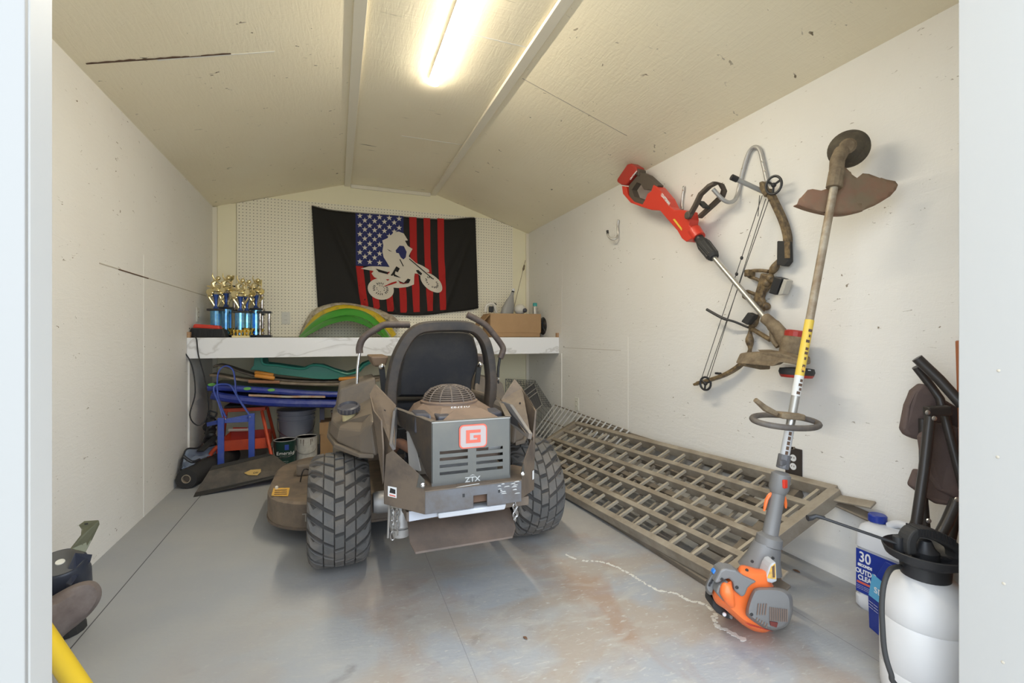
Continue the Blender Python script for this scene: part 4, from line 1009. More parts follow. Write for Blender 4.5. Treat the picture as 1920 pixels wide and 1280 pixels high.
MB().box((X0, PY - .001, Z1 - .003), (X1, PY + .03, Z1 + .001)).build('cover_lip', mat('worn_bright_edge', (.34, .34, .33), .3, .6), cov, .0008)
# badge: rounded square ring with the letter
bc = PC(683, 428, Y=PY); bw, bh = .054, .044
def rrect(cx, cz, w, h, r, n=5):
    out = []
    for sx_, sz_, a0 in ((1, 1, 0), (-1, 1, 90), (-1, -1, 180), (1, -1, 270)):
        for k in range(n + 1):
            a = math.radians(a0 + 90 * k / n); out.append((cx + sx_ * (w - r) + r * math.cos(a), cz + sz_ * (h - r) + r * math.sin(a)))
    return out
bg = MB().prism([(x, PY - .0005, z) for x, z in rrect(bc.x, bc.z, bw, bh, .016)], (0, -.004, 0)).build('brand_badge', M['orange_red'], cov, .001)
MB().prism([(x, PY - .0045, z) for x, z in rrect(bc.x, bc.z, bw - .005, bh - .005, .013)], (0, -.0012, 0)).build('badge_field', M['badge_pale'], cov)
G_ = [(1, 1), (-1, 1), (-1, -1), (1, -1), (1, .15), (.05, .15), (.05, -.25), (.55, -.25), (.55, -.55), (-.50, -.55), (-.50, .55), (1, .55)]
MB().prism([(bc.x + x * .028, PY - .0057, bc.z + z * .024) for x, z in G_], (0, -.0018, 0)).build('badge_letter', M['orange_red'], cov)
text('ZTX', 'model_lettering', .026, PC(680, 725, Y=PY) + Vector((0, -.001, 0)), (1, 0, 0), (0, 0, 1), M['letter_grey'], cov, bold=.0006, sx=1.15)
p = PC(680, 696, Y=PY)
MB().prism([(p.x - .012, PY - .001, p.z - .003), (p.x, PY - .001, p.z + .003), (p.x + .012, PY - .001, p.z - .003), (p.x, PY - .001, p.z)], (0, .0008, 0)).build('peak_mark', M['letter_grey'], cov)
MB().box((.41, PY - .030, .4895), (.535, PY - .002, .4915)).build('lower_tab', M['steel_dirty'], cov, .001)
# side cheeks of the cover, narrowing towards the front
for sg in (-1, 1):
    def mx(x, y, z): return Vector((x if sg < 0 else 2 * MX - x, y, z))
    ext = Vector((.004 * -sg, 0, 0))
    MB().prism([mx(.322, 1.674, .722), mx(.322, 1.674, .500), mx(.309, 1.72, .53), mx(.268, 1.87, .655), mx(.228, 2.025, .668), mx(.228, 2.025, .724)], ext).build('cover_cheek', M['steel_frame'], mw, .001)
    MB().prism([mx(.318, 1.674, .724), mx(.228, 2.025, .727), mx(.247, 2.025, .727), mx(.337, 1.69, .724)], (0, 0, .003)).build('cheek_flange', M['plastic_dusty'], mw)
    # gusset and upright plate above the wing
    W1, B1 = (w1, b1) if sg < 0 else (Vector((.757, 1.745, 0)), Vector((.657, 1.635, 0)))
    def wp(f, z, dy=0.0): q = W1.lerp(B1, f); return Vector((q.x, q.y + dy, z))
    gs = MB().prism([wp(0, .489), wp(.98, .489), wp(.99, .525), wp(.86, .548), wp(.22, .62), wp(.05, .60)], (0, .006, 0)).build('gusset_plate', M['steel_dirty'], mw, .001)
    MB().prism([wp(.86, .548, -.003), wp(.80, .50, -.003), wp(.985, .499, -.003), wp(.992, .53, -.003)], (0, .004, 0)).build('gusset_cap', M['steel_clean'], mw)
    MB().lathe([(.009, 0), (.008, .004), (.004, .006)], wp(.94, .512, -.004), (0, -1, 0), 12).build('bolt', M['chrome'], mw)
    MB().prism([wp(-.02, .50, .004), wp(.22, .62, .004), mx(.222, 1.95, .655), mx(.232, 2.02, .742), mx(.152, 2.06, .83), mx(.128, 2.03, .79), mx(.135, 1.90, .74), mx(.155, 1.80, .72), wp(-.03, .62, .004)], (.006 * -sg, .004, 0)).build('upright_plate', M['steel_dirty'], mw, .002)
    MB().prism([wp(.22, .62, .0), mx(.222, 1.95, .655), mx(.230, 2.0, .735), mx(.214, 1.93, .73), wp(.13, .64, .0)], (.012 * -sg, .01, 0)).build('upright_fold', M['plastic_grey'], mw, .001)
    MB().lathe([(.009, 0), (.008, .004), (.003, .007)], mx(.226, 2.015, .725) + Vector((sg * .003, -.004, 0)), (sg, -.6, 0), 12).build('bolt', M['chrome'], mw)
    MB().lathe([(.005, 0), (.0049, .002)], mx(.185, 1.93, .735) + Vector((sg * .004, -.0, 0)), (sg * .4, -1, 0), 10).build('dark_hole', M['black'], mw)
    # fuel tank fender over the wheel
    ft = bpy.data.objects.new('side_tank', None); COL.objects.link(ft); ft.location = Vector((0, 0, 0)); ft.parent = mw
    lo = [mx(-.035, 2.50, .545), mx(.00, 2.27, .55), mx(.095, 2.10, .53), mx(.16, 2.06, .52), mx(.22, 2.20, .52), mx(.22, 2.85, .53), mx(-.03, 2.85, .545)]
    sh = [mx(-.022, 2.50, .615), mx(.012, 2.285, .615), mx(.095, 2.12, .62), mx(.14, 2.07, .66), mx(.22, 2.20, .70), mx(.22, 2.82, .70), mx(-.018, 2.82, .63)]
    tp__ = [mx(.01, 2.56, .64), mx(.035, 2.34, .63), mx(.11, 2.19, .65), mx(.145, 2.12, .70), mx(.215, 2.22, .73), mx(.215, 2.80, .73), mx(.012, 2.80, .67)]
    MB().loft([lo, sh, tp__]).build('tank_body', M['plastic_dusty'], ft, .012)
    MB().loft([[mx(-.045, 2.52, .520), mx(-.01, 2.26, .522), mx(.09, 2.09, .512), mx(.15, 2.06, .512), mx(.15, 2.85, .52), mx(-.04, 2.85, .525)], [mx(-.045, 2.52, .545), mx(-.01, 2.26, .548), mx(.09, 2.09, .532), mx(.15, 2.06, .532), mx(.15, 2.85, .54), mx(-.04, 2.85, .55)]]).build('tank_skirt', M['plastic_dusty'], ft, .006)
    # raised console behind the filler
    MB().loft([[mx(-.005, 2.58, .60), mx(.215, 2.52, .60), mx(.22, 2.90, .60), mx(-.01, 2.90, .60)], [mx(.015, 2.62, .755), mx(.07, 2.60, .80), mx(.19, 2.60, .81), mx(.195, 2.86, .81), mx(.02, 2.86, .78)][:1] + [mx(.195, 2.60, .815), mx(.20, 2.86, .815), mx(.015, 2.86, .775)]]).build('console', M['plastic_dusty'], ft, .012)
    if sg < 0:
        MB().lathe([(.034, 0), (.032, .075)], mx(.062, 2.37, .61), (-.10, -.30, 1), 20).build('filler_neck', mat('yellowed_plastic', (.62, .54, .30), .45), ft, smooth=True)
        cap = MB().lathe([(.047, 0), (.050, .004), (.050, .026), (.042, .032), (.038, .020), (.002, .018)], mx(.056, 2.350, .678), (-.10, -.30, 1), 26).build('filler_cap', M['engine_blue'], ft, smooth=True)
        kn = MB()
        for k in range(18):
            a = k * math.pi / 9; kn.obox(mx(.0545 + .050 * math.cos(a), 2.346 + .048 * math.sin(a), .692 + .014 * math.sin(a)), (.005, .005, .020), Matrix.Rotation(.29, 3, 'X') @ Matrix.Rotation(a, 3, 'Z'))
        kn.build('cap_ridges', M['plastic_grey'], ft)
    else:
        MB().lathe([(.05, 0), (.05, .03), (.04, .034)], mx(.055, 2.40, .66), (0, 0, 1), 22).build('filler_cap', M['engine_blue'], ft, smooth=True)

# engine
en = bpy.data.objects.new('engine', None); COL.objects.link(en); en.parent = mw; en.location = Vector((.47, 1.97, .6)) - mw.location
ex, ey = .462, 2.00
MB().loft([[(.345, 1.72, .56), (.60, 1.72, .56), (.66, 1.95, .56), (.64, 2.16, .56), (.30, 2.16, .56), (.27, 1.95, .56)],
           [(.345, 1.72, .66), (.60, 1.72, .66), (.66, 1.95, .68), (.64, 2.16, .68), (.30, 2.16, .68), (.27, 1.95, .68)],
           [(.37, 1.78, .715), (.585, 1.78, .715), (.635, 1.95, .72), (.61, 2.14, .73), (.33, 2.14, .73), (.30, 1.95, .72)],
           [(.40, 1.86, .745), (.54, 1.86, .745), (.585, 1.97, .752), (.56, 2.10, .755), (.37, 2.10, .755), (.345, 1.97, .752)]]).build('engine_shroud', M['engine_plastic'], en, .008)
MB().loft([[(.28, 1.80, .66), (.345, 1.76, .66), (.345, 1.90, .66), (.28, 1.93, .66)], [(.285, 1.81, .735), (.34, 1.78, .735), (.34, 1.90, .735), (.285, 1.92, .735)]]).build('shroud_cheek', M['engine_blue'], en, .008)
MB().loft([[(.36, 1.75, .66), (.42, 1.745, .66), (.42, 1.85, .66), (.36, 1.86, .66)], [(.362, 1.755, .728), (.418, 1.75, .728), (.418, 1.84, .728), (.362, 1.85, .728)]]).build('air_duct', M['engine_blue'], en, .006)
MB().loft([[(.53, 1.75, .66), (.65, 1.80, .66), (.67, 1.93, .66), (.56, 1.90, .66)], [(.53, 1.76, .722), (.64, 1.81, .725), (.65, 1.92, .725), (.56, 1.89, .73)]]).build('shroud_cheek', M['engine_blue'], en, .008)
MB().loft([[(.35, 1.685, .70), (.60, 1.685, .70), (.57, 1.83, .70), (.43, 1.83, .70)], [(.36, 1.69, .722), (.59, 1.69, .722), (.55, 1.81, .745), (.44, 1.81, .745)]]).build('dusty_deflector', M['engine_plastic'], en, .004)
MB().lathe([(.124, .744), (.124, .756), (.114, .760), (.106, .766)], (ex, ey, 0), seg=48).build('screen_base', M['engine_plastic'], en, smooth=True)
sc = MB()
for k in range(14):
    a = k * math.pi / 7 + .1
    sc.tube([Vector((ex + r * math.cos(a), ey + r * math.sin(a), z)) for r, z in ((.115, .758), (.105, .782), (.082, .805), (.045, .818), (.016, .820))], .0032, 6)
for r, z in ((.111, .768), (.107, .776), (.102, .784), (.094, .792), (.086, .799), (.077, .806), (.066, .811), (.054, .8155), (.040, .819)):
    sc.tube([Vector((ex + r * math.cos(a), ey + r * math.sin(a), z)) for a in [k * math.pi / 18 for k in range(37)]], .0030, 5)
sc.build('screen_grille', mat('dusty_brown_grille', (.15, .12, .10), .6), en)
MB().lathe([(.103, .762), (.094, .782), (.05, .804), (.035, .816), (.016, .819), (.001, .819)], (ex, ey, 0), seg=36).build('screen_core', mat('dark_brown_core', (.055, .042, .036), .7), en, smooth=True)
text('FR651V', 'engine_lettering', .018, (ex + .012, 1.852, .741), (1, 0, 0), (0, .35, 1), M['white_ink'], en, sx=1.4)
# engine underparts seen through the gap and slots
MB().box((.33, 1.80, .44), (.62, 2.10, .56)).build('crankcase', M['cast'], en, .01)
MB().hexa([(.262, 1.82, .52), (.302, 1.76, .52), (.305, 1.80, .52), (.27, 1.86, .52), (.262, 1.90, .655), (.285, 1.86, .655), (.29, 1.89, .655), (.27, 1.92, .655)]).build('cylinder_guard', M['cast'], en, .006)
MB().lathe([(.045, 0), (.045, .20)], (.36, 1.73, .455), (1, 0, 0), 20).build('muffler', M['cast'], en, smooth=True)
MB().lathe([(.028, 0), (.028, .05)], (.55, 1.735, .615), (1, 0, 0), 16).build('oil_filter', mat('white_filter', (.6, .6, .6), .4), en)
pipe = MB()
for k in range(5): pipe.tube(smoothpath([(.25 + .01 * k, 1.86 + .03 * k, .52), (.27, 1.93, .56 + .02 * k), (.31, 1.95, .60)], 3), .006, 6)
pipe.build('hoses', M['black'], en)
MB().tube(smoothpath([(.225, 1.98, .57), (.24, 1.93, .60), (.275, 1.88, .585), (.31, 1.90, .56)], 4), .020, 10).build('rusty_exhaust', mat('rusty_pipe', (.22, .09, .04), .7, dust=(.12, .06, .04), amount=.5, scale=20), en, smooth=True)

# undercarriage
MB().box((.235, 1.70, .365), (.715, 2.12, .400)).build('chassis_crossmember', M['steel_dirty'], mw, .003)
for x in (.235, .69): MB().box((x, 1.80, .36), (x + .035, 3.05, .44)).build('frame_rail', M['steel_dirty'], mw, .003)
MB().loft([[(.345, 1.66, .375), (.60, 1.66, .375), (.60, 1.90, .375), (.345, 1.90, .375)], [(.34, 1.655, .398), (.605, 1.655, .398), (.605, 1.90, .398), (.34, 1.90, .398)]]).build('pale_oil_pan', mat('pale_grey_paint', (.58, .59, .62), .35), mw, .006)
MB().prism([(.245, 1.70, .402), (.245, 1.70, .365), (.36, 1.67, .382), (.36, 1.67, .402)], (0, .01, 0)).build('pale_bracket', mat('pale_blue_grey', (.50, .52, .58), .4), mw)
SKT = [P(763, 979, Y=1.80), P(768, 1021, Y=1.64), P(787, 1036, Y=1.60), P(958, 1008, Y=1.60), P(962, 998, Y=1.63), P(949, 957, Y=1.82), P(860, 950, Y=1.90)]
for q in SKT: pass
A = Vector((.255, 1.78, .352)); 
skid = [Vector((.250, 1.80, .350)), Vector((.248, 1.70, .285)), Vector((.262, 1.66, .262)), Vector((.630, 1.66, .262)), Vector((.655, 1.69, .285)), Vector((.665, 1.84, .375)), Vector((.255, 1.84, .375))]
MB().prism(skid, (0, .004, .006)).build('skid_plate', M['rusty_plate'], mw, .001)
for x in (.16, .77):
    MB().lathe([(.045, 0), (.05, .02), (.05, .09), (.035, .11)], (x - .0, AY, .252), (1, 0, 0), 20).build('wheel_motor', M['cast'], mw, smooth=True)
MB().lathe([(.040, 0), (.040, .09), (.030, .10), (.036, .10), (.030, .13)], (.235, 1.86, .385), (0, -.1, -1), 18).build('hydraulic_filter', M['cast'], mw, smooth=True)
MB().obox((.235, 1.90, .30), (.07, .08, .09)).build('pump_housing', M['cast'], mw, .01)
def chain(px, Y, z0, z1, n):
    c = MB()
    for k in range(n):
        z = lerp(z0, z1, (k + .5) / n); h = abs(z0 - z1) / n * .75
        d = Vector((.008, 0, 0)) if k % 2 else Vector((.0, .008, 0))
        ring = []
        for q in range(13):
            a = q * math.pi / 6; ring.append(Vector((px, Y, z)) + d * math.cos(a) + Vector((0, 0, h * math.sin(a))))
        c.tube(ring, .0022, 6)
    c.build('lift_chain', M['chain'], mw, smooth=True)
chain(.198, 1.80, .40, .27, 6); chain(.215, 1.79, .40, .29, 5); chain(.655, 1.70, .39, .31, 5); chain(.668, 1.72, .39, .32, 4)
MB().tube([(.185, 1.79, .41), (.180, 1.79, .28)], .004, 8).build('spring_rod', M['chain'], mw)
MB().lathe([(.010, -.03), (.010, .03)], (.20, 1.81, .35), (0, 0, 1), 10).build('tension_spring', M['chain'], mw)
MB().prism([(w1.x + .012, 1.7475 - .004, .452), (w1.x + .040, 1.720 - .004, .450), (w1.x + .040, 1.720 - .004, .488), (w1.x + .012, 1.7475 - .004, .489)], (0, -.001, 0)).build('warning_sticker', M['white_ink'], mw)
MB().prism([(w1.x + .017, 1.7425 - .0055, .466), (w1.x + .036, 1.724 - .0055, .464), (w1.x + .036, 1.724 - .0055, .480), (w1.x + .020, 1.740 - .0055, .484)], (0, -.0005, 0)).build('sticker_mark', M['black'], mw)
MB().prism([(w1.x + .017, 1.7425 - .0055, .456), (w1.x + .036, 1.724 - .0055, .454), (w1.x + .036, 1.724 - .0055, .458), (w1.x + .017, 1.7425 - .0055, .460)], (0, -.0005, 0)).build('sticker_mark', M['orange_red'], mw)
MB().prism([(.740, 1.724, .455), (.752, 1.736, .455), (.752, 1.736, .49), (.740, 1.724, .49)], (0, -.001, 0)).build('warning_sticker', M['white_ink'], mw)

# cutting deck
dk = bpy.data.objects.new('cutting_deck', None); COL.objects.link(dk); dk.parent = mw; dk.location = Vector((.5, 2.9, 0)) - mw.location
def deck_outline(z, g=0.0):
    pts = []
    for cx, cy, a0, a1 in ((-.06, 2.80, 180, 280), (.48, 3.0, 260, 280), (1.02, 2.80, 260, 360), (1.02, 3.15, 0, 90), (-.06, 3.15, 90, 180)):
        n = 10
        for k in range(n + 1):
            a = math.radians(lerp(a0, a1, k / n)); r = .285 + g
            if cx == .48: continue
            pts.append(Vector((cx + r * math.cos(a), cy + (r + .03) * math.sin(a), z)))
    return pts
M['deck'] = mat('mud_brown_deck', (.115, .090, .072), .65, dust=(.21, .16, .115), amount=.55, scale=6, bump=.2)
MB().loft([deck_outline(.085), deck_outline(.205), deck_outline(.215, -.012)]).build('deck_shell', M['deck'], dk)
MB().loft([deck_outline(.078, .004), deck_outline(.090, .004)]).build('deck_rim', M['steel_dirty'], dk)
DC = crop(480, 780, .3125)
def ondeck(x, y, z=.217): return DC(x, y, Z=z)
MB().prism([ondeck(92, 478), ondeck(105, 432), ondeck(203, 430), ondeck(192, 480)], (0, 0, .0012)).build('warning_label', M['yellow_label'], dk)
sdp = MB()
for k in range(3): sdp.prism([ondeck(112 + 3 - k * 2, 442 + k * 12, .2185), ondeck(186, 440 + k * 12, .2185), ondeck(185, 445 + k * 12, .2185), ondeck(111 - k * 2, 447 + k * 12, .2185)], (0, 0, .0004))
sdp.build('label_lines', M['seam_dark'], dk)
MB().lathe([(.008, 0), (.008, .012), (.004, .016)], ondeck(124, 436), (0, 0, 1), 10).build('bolt', M['goggle'], dk)
MB().lathe([(.035, 0), (.035, .012), (.02, .03), (.02, .05)], (-.06, 2.92, .215), (0, 0, 1), 18).build('spindle_housing', M['deck'], dk, smooth=True)
MB().obox((-.16, 3.02, .25), (.12, .10, .07)).build('belt_cover', M['plastic_dusty'], dk, .012)
MB().tube(smoothpath([(-.19, 2.85, .22), (-.17, 2.84, .29), (-.12, 2.88, .26), (-.09, 2.92, .25)], 4), .004, 6).build('loose_wire', M['black'], dk)
tdc = DC(232, 618, Y=2.49)
a_ = math.radians(258)
def deck_face(ang, z): return Vector((-.06 + .287 * math.cos(ang), 2.80 + .317 * math.sin(ang), z))
ca_ = math.radians(262)
text('TX)', 'deck_lettering', .058, deck_face(ca_, .143) + Vector((-.012, -.004, 0)), (math.cos(ca_ + math.pi / 2), 1.1 * math.sin(ca_ + math.pi / 2), 0), (0, 0, 1), M['letter_dim'], dk)
# front of the machine: floor pan, casters
MB().box((.17, 2.85, .30), (.78, 3.55, .335)).build('foot_pan', M['steel_dirty'], mw, .004)
for x in (-.02, .90):
    cw = MB().lathe([(.06, -.045), (.13, -.045), (.14, -.02), (.14, .02), (.13, .045), (.06, .045)], (x + .04, 3.62, .14), (1, 0, 0), 28).build('front_caster', M['rubber'], mw, smooth=True)
    MB().beam((x + .04, 3.62, .31), (.48, 3.45, .31), .05, .05).build('caster_arm', M['steel_dirty'], mw, .003)

# seat: dark shell, thick frame hoop, armrests, lap bars
SC = crop(640, 560, .22917)
shell = [(462, 800), (468, 640), (500, 470), (540, 370), (600, 300), (680, 272), (800, 266), (960, 268), (1040, 275), (1080, 310), (1112, 420), (1122, 520), (1095, 600), (1065, 680), (1060, 800)]
yb = 2.36
sp_ = [SC(x, y, Y=yb) for x, y in shell]
cen = sum(sp_, Vector()) / len(sp_)
def scaled(pts, k, dy): return [cen + (q - cen) * k + Vector((0, dy, 0)) for q in pts]
seat = bpy.data.objects.new('seat', None); COL.objects.link(seat); seat.parent = mw; seat.location = Vector((.47, 2.45, .6)) - mw.location
MB().loft([scaled(sp_, .94, -.012), scaled(sp_, 1.0, .0), scaled(sp_, 1.02, .03), scaled(sp_, 1.0, .10), scaled(sp_, .9, .13)]).build('seat_shell', M['seat'], seat, smooth=True)
MB().box((.25, 2.42, .58), (.70, 2.90, .70)).build('seat_cushion', M['seat'], seat, .03)
MB().box((.28, 2.34, .45), (.67, 2.80, .58)).build('seat_base', M['black'], seat, .005)
hp = smoothpath([SC(x, y, Y=2.20) for x, y in ((420, 1010), (412, 860), (420, 700), (455, 520), (505, 400), (570, 300), (650, 245), (760, 226), (900, 222), (1030, 226), (1120, 262), (1185, 340), (1220, 450), (1238, 580), (1245, 700), (1235, 850), (1225, 1000))], 5)
hr = []
for i, q in enumerate(hp):
    d = (hp[min(i + 1, len(hp) - 1)] - hp[max(i - 1, 0)]).normalized(); nn = d.cross(Vector((0, 1, 0))).normalized()
    # left leg is broad, right leg narrower
    f = i / (len(hp) - 1); wdt = .028 if f < .6 else .024
    sec = []
    for a in range(12):
        an = 2 * math.pi * a / 12; cx_, sy_ = math.cos(an), math.sin(an)
        cx_ = math.copysign(abs(cx_) ** .55, cx_); sy_ = math.copysign(abs(sy_) ** .55, sy_)
        sec.append(q + nn * wdt * cx_ + Vector((0, .045 * sy_ + .04, 0)))
    hr.append(sec)
MB().loft(hr).build('frame_hoop', M['seat_rim'], seat, smooth=True)
for u0, sgn in ((1, -1), (2, 1)):
    if sgn < 0: c = P(712, 675, Y=2.62); k = P(716, 687, Y=2.57)
    else: c = P(905, 672, Y=2.62); k = P(900, 683, Y=2.57)
    MB().loft([[c + Vector((x, y, -.035)) for x, y in ((-.03, 0), (.03, 0), (.03, .28), (-.03, .28))], [c + Vector((x, y, .022)) for x, y in ((-.052, -.01), (.048, -.01), (.048, .30), (-.052, .30))]]).build('armrest', M['foam'] if sgn > 0 else mat('tan_dusty_armrest', (.22, .15, .10), .6), seat, .01)
    MB().ball(k, .017, 12, 8).build('pivot_knob', M['chrome'], seat, smooth=True)
    MB().beam(k + Vector((0, .02, 0)), Vector((k.x + (.03 if sgn < 0 else -.03), 2.60, .60)), .03, .02, (0, 1, 0)).build('armrest_bracket', M['black'], seat, .003)
lb = [[(150, 445), (148, 400), (168, 340), (215, 290), (290, 245), (350, 214), (420, 210), (560, 212)], [(1030, 130), (1100, 165), (1180, 215), (1230, 270), (1285, 340), (1322, 400), (1318, 440), (1300, 485)]]
for path, Yb, rod in ((lb[0], 2.62, [(150, 440), (134, 560), (130, 720)]), (lb[1], 2.62, [(1298, 480), (1285, 560), (1280, 660)])):
    w = bpy.data.objects.new('lap_bar', None); COL.objects.link(w); w.parent = mw; w.location = SC(*rod[-1], Y=Yb) - mw.location
    MB().tube(smoothpath([SC(x, y, Y=Yb) for x, y in path], 5), .0185, 12).build('foam_grip', M['foam'], w, smooth=True)
    MB().tube([SC(x, y, Y=Yb) for x, y in rod] + [SC(*rod[-1], Y=Yb) + Vector((0, 0, -.16))], .008, 10).build('chrome_rod', M['chrome'] if path is lb[0] else M['black'], w, smooth=True)
    MB().ball(SC(rod[-1][0], rod[-1][1] - 5, Y=Yb), .012, 10, 6).build('pivot_bolt', M['chrome'], w)

# ================================================================ LOADING RAMP along the right wall
def ramp(label, far0, near0, far1, near1, nr, rung, m, mr, rail_h, nrail, off, feet, tread=True):
    """four corners of the top surface: far edge (wall side) far->near, floor side far->near"""
    A, B, C_, D = (Vector(q) for q in (far0, near0, far1, near1))
    n = (B - A).cross(C_ - A).normalized(); n = n if n.z > 0 else -n
    t = thing('loading_ramp', label, 'ramp', (B + D) / 2 - Vector((0, 0, .2)))
    for k in range(nrail):
        f = k / (nrail - 1); p, q = A.lerp(C_, f), B.lerp(D, f)
        MB().beam(p - n * rail_h / 2, q - n * rail_h / 2, .030 if 0 < k < nrail - 1 else .034, rail_h if k in (0, nrail - 1) else rail_h * .8, n).build('rail', m, t, .002)
    L_ = (B - A).length
    rg = int(L_ / rung)
    for k in range(rg):
        f = (k + .5 + off) / rg
        if f > .985: continue
        p, q = A.lerp(B, f), C_.lerp(D, f)
        MB().beam(p - n * rail_h * .45, q - n * rail_h * .45, .014, .014, n).build('rung', mr, t)
    if nr:
        MB().beam(B - n * rail_h / 2, D - n * rail_h / 2, .045, rail_h, n).build('end_beam', m, t, .002)
        MB().beam(A - n * rail_h / 2, C_ - n * rail_h / 2, .035, rail_h, n).build('end_beam', m, t, .002)
        dirv = (B - A).normalized()
        for f in feet:
            p = B.lerp(D, f) - n * rail_h * .5
            MB().beam(p, p + dirv * .16 + Vector((0, 0, .012)), .045, .010, n).build('hook_lip', m, t, .004)
            MB().beam(p - n * .02, p + dirv * .15 - n * .055, .045, .010, n).build('hook_lip', M['ramp_dark'], t, .004)
    return t
dfar, zf = 3.50, .0
ramp('upper dusty aluminium ramp panel leaning from the floor to the right wall', (1.90, 3.50, .305), (1.985, 1.36, .392), (1.30, 3.45, .045), (1.425, 1.42, .098), 1, .128, M['ramp'], mat('worn_bright_rungs', (.50, .44, .35), .5, .3), .055, 6, 0, (.05, .80))
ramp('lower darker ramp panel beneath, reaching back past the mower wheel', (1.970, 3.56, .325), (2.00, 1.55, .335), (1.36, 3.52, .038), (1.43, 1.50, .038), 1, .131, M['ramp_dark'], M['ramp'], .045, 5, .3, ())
# bright grate section behind
slat_m = mat('bright_grey_wire', (.62, .60, .56), .4, .3)
t = thing('wire_shelf', 'bright bare metal slatted panel behind the ramps, beside the mower', 'grate', (1.75, 4.0, .1))
A, B, C_, D = P(1040, 757, X=1.975), P(1180, 806, X=1.975), P(998, 815, zc=4.42), P(1132, 856, zc=3.36)
for k in range(17):
    f = k / 16; MB().beam(A.lerp(B, f), C_.lerp(D, f), .010, .010).build('slat', slat_m, t)
for f in (0, .5, 1): MB().beam(A.lerp(C_, f) - Vector((0, 0, .010)), B.lerp(D, f) - Vector((0, 0, .010)), .010, .008).build('cross_wire', M['ramp_dark'], t)
# wire cage trap behind
cg = thing('wire_cage', 'grey wire mesh cage with a solid end door, right of the mower', 'cage', (1.55, 4.2, .2))
GC = crop(640, 560, .22917)
m_wire = mat('grey_galvanised_wire', (.17, .17, .175), .45, .6)
c8 = [GC(1330, 650, Y=4.35), GC(1580, 665, Y=4.35), GC(1730, 880, Y=4.05), GC(1550, 960, Y=3.85)]
P0, P1, P2 = GC(1345, 655, Y=4.45), GC(1585, 668, Y=4.55), GC(1725, 885, Y=4.20)
P3, P4 = GC(1575, 690, Y=4.25), GC(1440, 790, Y=4.20)
P5, P6 = GC(1640, 870, Y=3.95), GC(1545, 950, Y=3.90)
ms = MB()
def grid(a, b, c, d, nu, nv, r=.0018):
    for k in range(nu + 1):
        f = k / nu; ms.tube([a.lerp(b, f), d.lerp(c, f)], r, 4)
    for k in range(nv + 1):
        f = k / nv; ms.tube([a.lerp(d, f), b.lerp(c, f)], r, 4)
grid(P0, P1, P2, GC(1610, 880, Y=4.2), 16, 13)
grid(P0, P3, P5, P4, 10, 8, .0016)
def down(q): return Vector((q.x, q.y, .003))
grid(P0, P4, down(P4), down(P0), 8, 10)
grid(P0, P1, down(P1), down(P0), 10, 10)
grid(P1, P2, down(P2), down(P1), 10, 8)
for q in (P0, P1, P2, P4, P6): ms.tube([q, down(q)], .0035, 6)
ms.build('wire_mesh', m_wire, cg)
nrm = (P5 - P3).cross(P4 - P3).normalized()
MB().prism([P3, P5, P6, P4], nrm * .008).build('door_panel', mat('dark_sheet_metal', (.10, .10, .105), .4, .3), cg, .002)
df = MB()
for a, b in ((P3, P5), (P5, P6), (P6, P4), (P4, P3), (P3.lerp(P5, .25), P4.lerp(P6, .25)), (P3.lerp(P5, .42), P4.lerp(P6, .42))):
    o_ = Vector((0, -.008, .004)); df.tube([a + o_, b + o_], .004, 6)
df.build('door_frame', M['alu'], cg)
# ================================================================ RIGHT WALL
WX = XR
HC = crop(1120, 240, .20855)
def hook(label, pts, r, tip=True):
    """pts: (crop x, crop y, distance from the wall)"""
    q = smoothpath([HC(x, y, X=WX - d) for x, y, d in pts], 5)
    t = thing('wall_hook', label, 'hook', q[0])
    MB().tube(q, r, 10).build('hook_bar', M['alu'], t, smooth=True)
    if tip:
        d = (q[0] - q[1]).normalized(); MB().tube([q[0] - d * .012, q[0] + d * .016], r * 1.25, 10).build('black_tip', M['black'], t)
    s = MB()
    for x, y, dd in pts[-2:]:
        s.lathe([(.004, 0), (.003, .004)], HC(x, y, X=WX - dd - r), (-1, 0, 0), 8)
    s.build('screw', M['chrome'], t)
    return t
hook('small empty grey hook on the right wall, leftmost of the hooks', [(92, 938, .07), (100, 975, .07), (135, 1000, .055), (172, 990, .03), (186, 960, .012), (184, 880, .012), (190, 825, .012)], .0075)
hook('narrow upright hook behind the red trimmer', [(765, 730, .012), (760, 680, .012), (768, 600, .012), (775, 560, .012), (778, 525, .012)], .0075, tip=False)
bh = [(1040, 548, .16), (1090, 605, .13), (1140, 650, .10), (1190, 668, .07), (1240, 640, .035), (1270, 560, .014), (1300, 420, .014), (1340, 280, .014), (1375, 200, .014), (1420, 170, .014), (1462, 200, .014), (1490, 310, .014), (1515, 420, .014), (1532, 500, .014)]
q = smoothpath([HC(x, y, X=WX - d) for x, y, d in bh], 5)
t = thing('wall_hook', 'large bent grey tube hook on the right wall carrying the red trimmer and the bow', 'hook', q[30])
MB().tube(q, .0105, 12).build('hook_tube', mat('grey_hook_tube', (.46, .45, .44), .4, .4), t, smooth=True)
arm = [HC(1500, 575, X=WX - .03), HC(1250, 460, X=WX - .17)]
MB().tube(arm, .0115, 12).build('hook_arm', mat('satin_grey_sleeve', (.36, .35, .33), .5), t, smooth=True)
d = (arm[1] - arm[0]).normalized()
MB().tube([arm[1] - d * .005, arm[1] + d * .028], .0145, 12).build('black_tip', M['black'], t)
s = MB()
for x, y in ((1305, 365), (1485, 300), (1508, 385)): s.lathe([(.005, 0), (.004, .004)], HC(x, y, X=WX - .025), (-1, 0, 0), 8)
s.build('screw', M['chrome'], t)

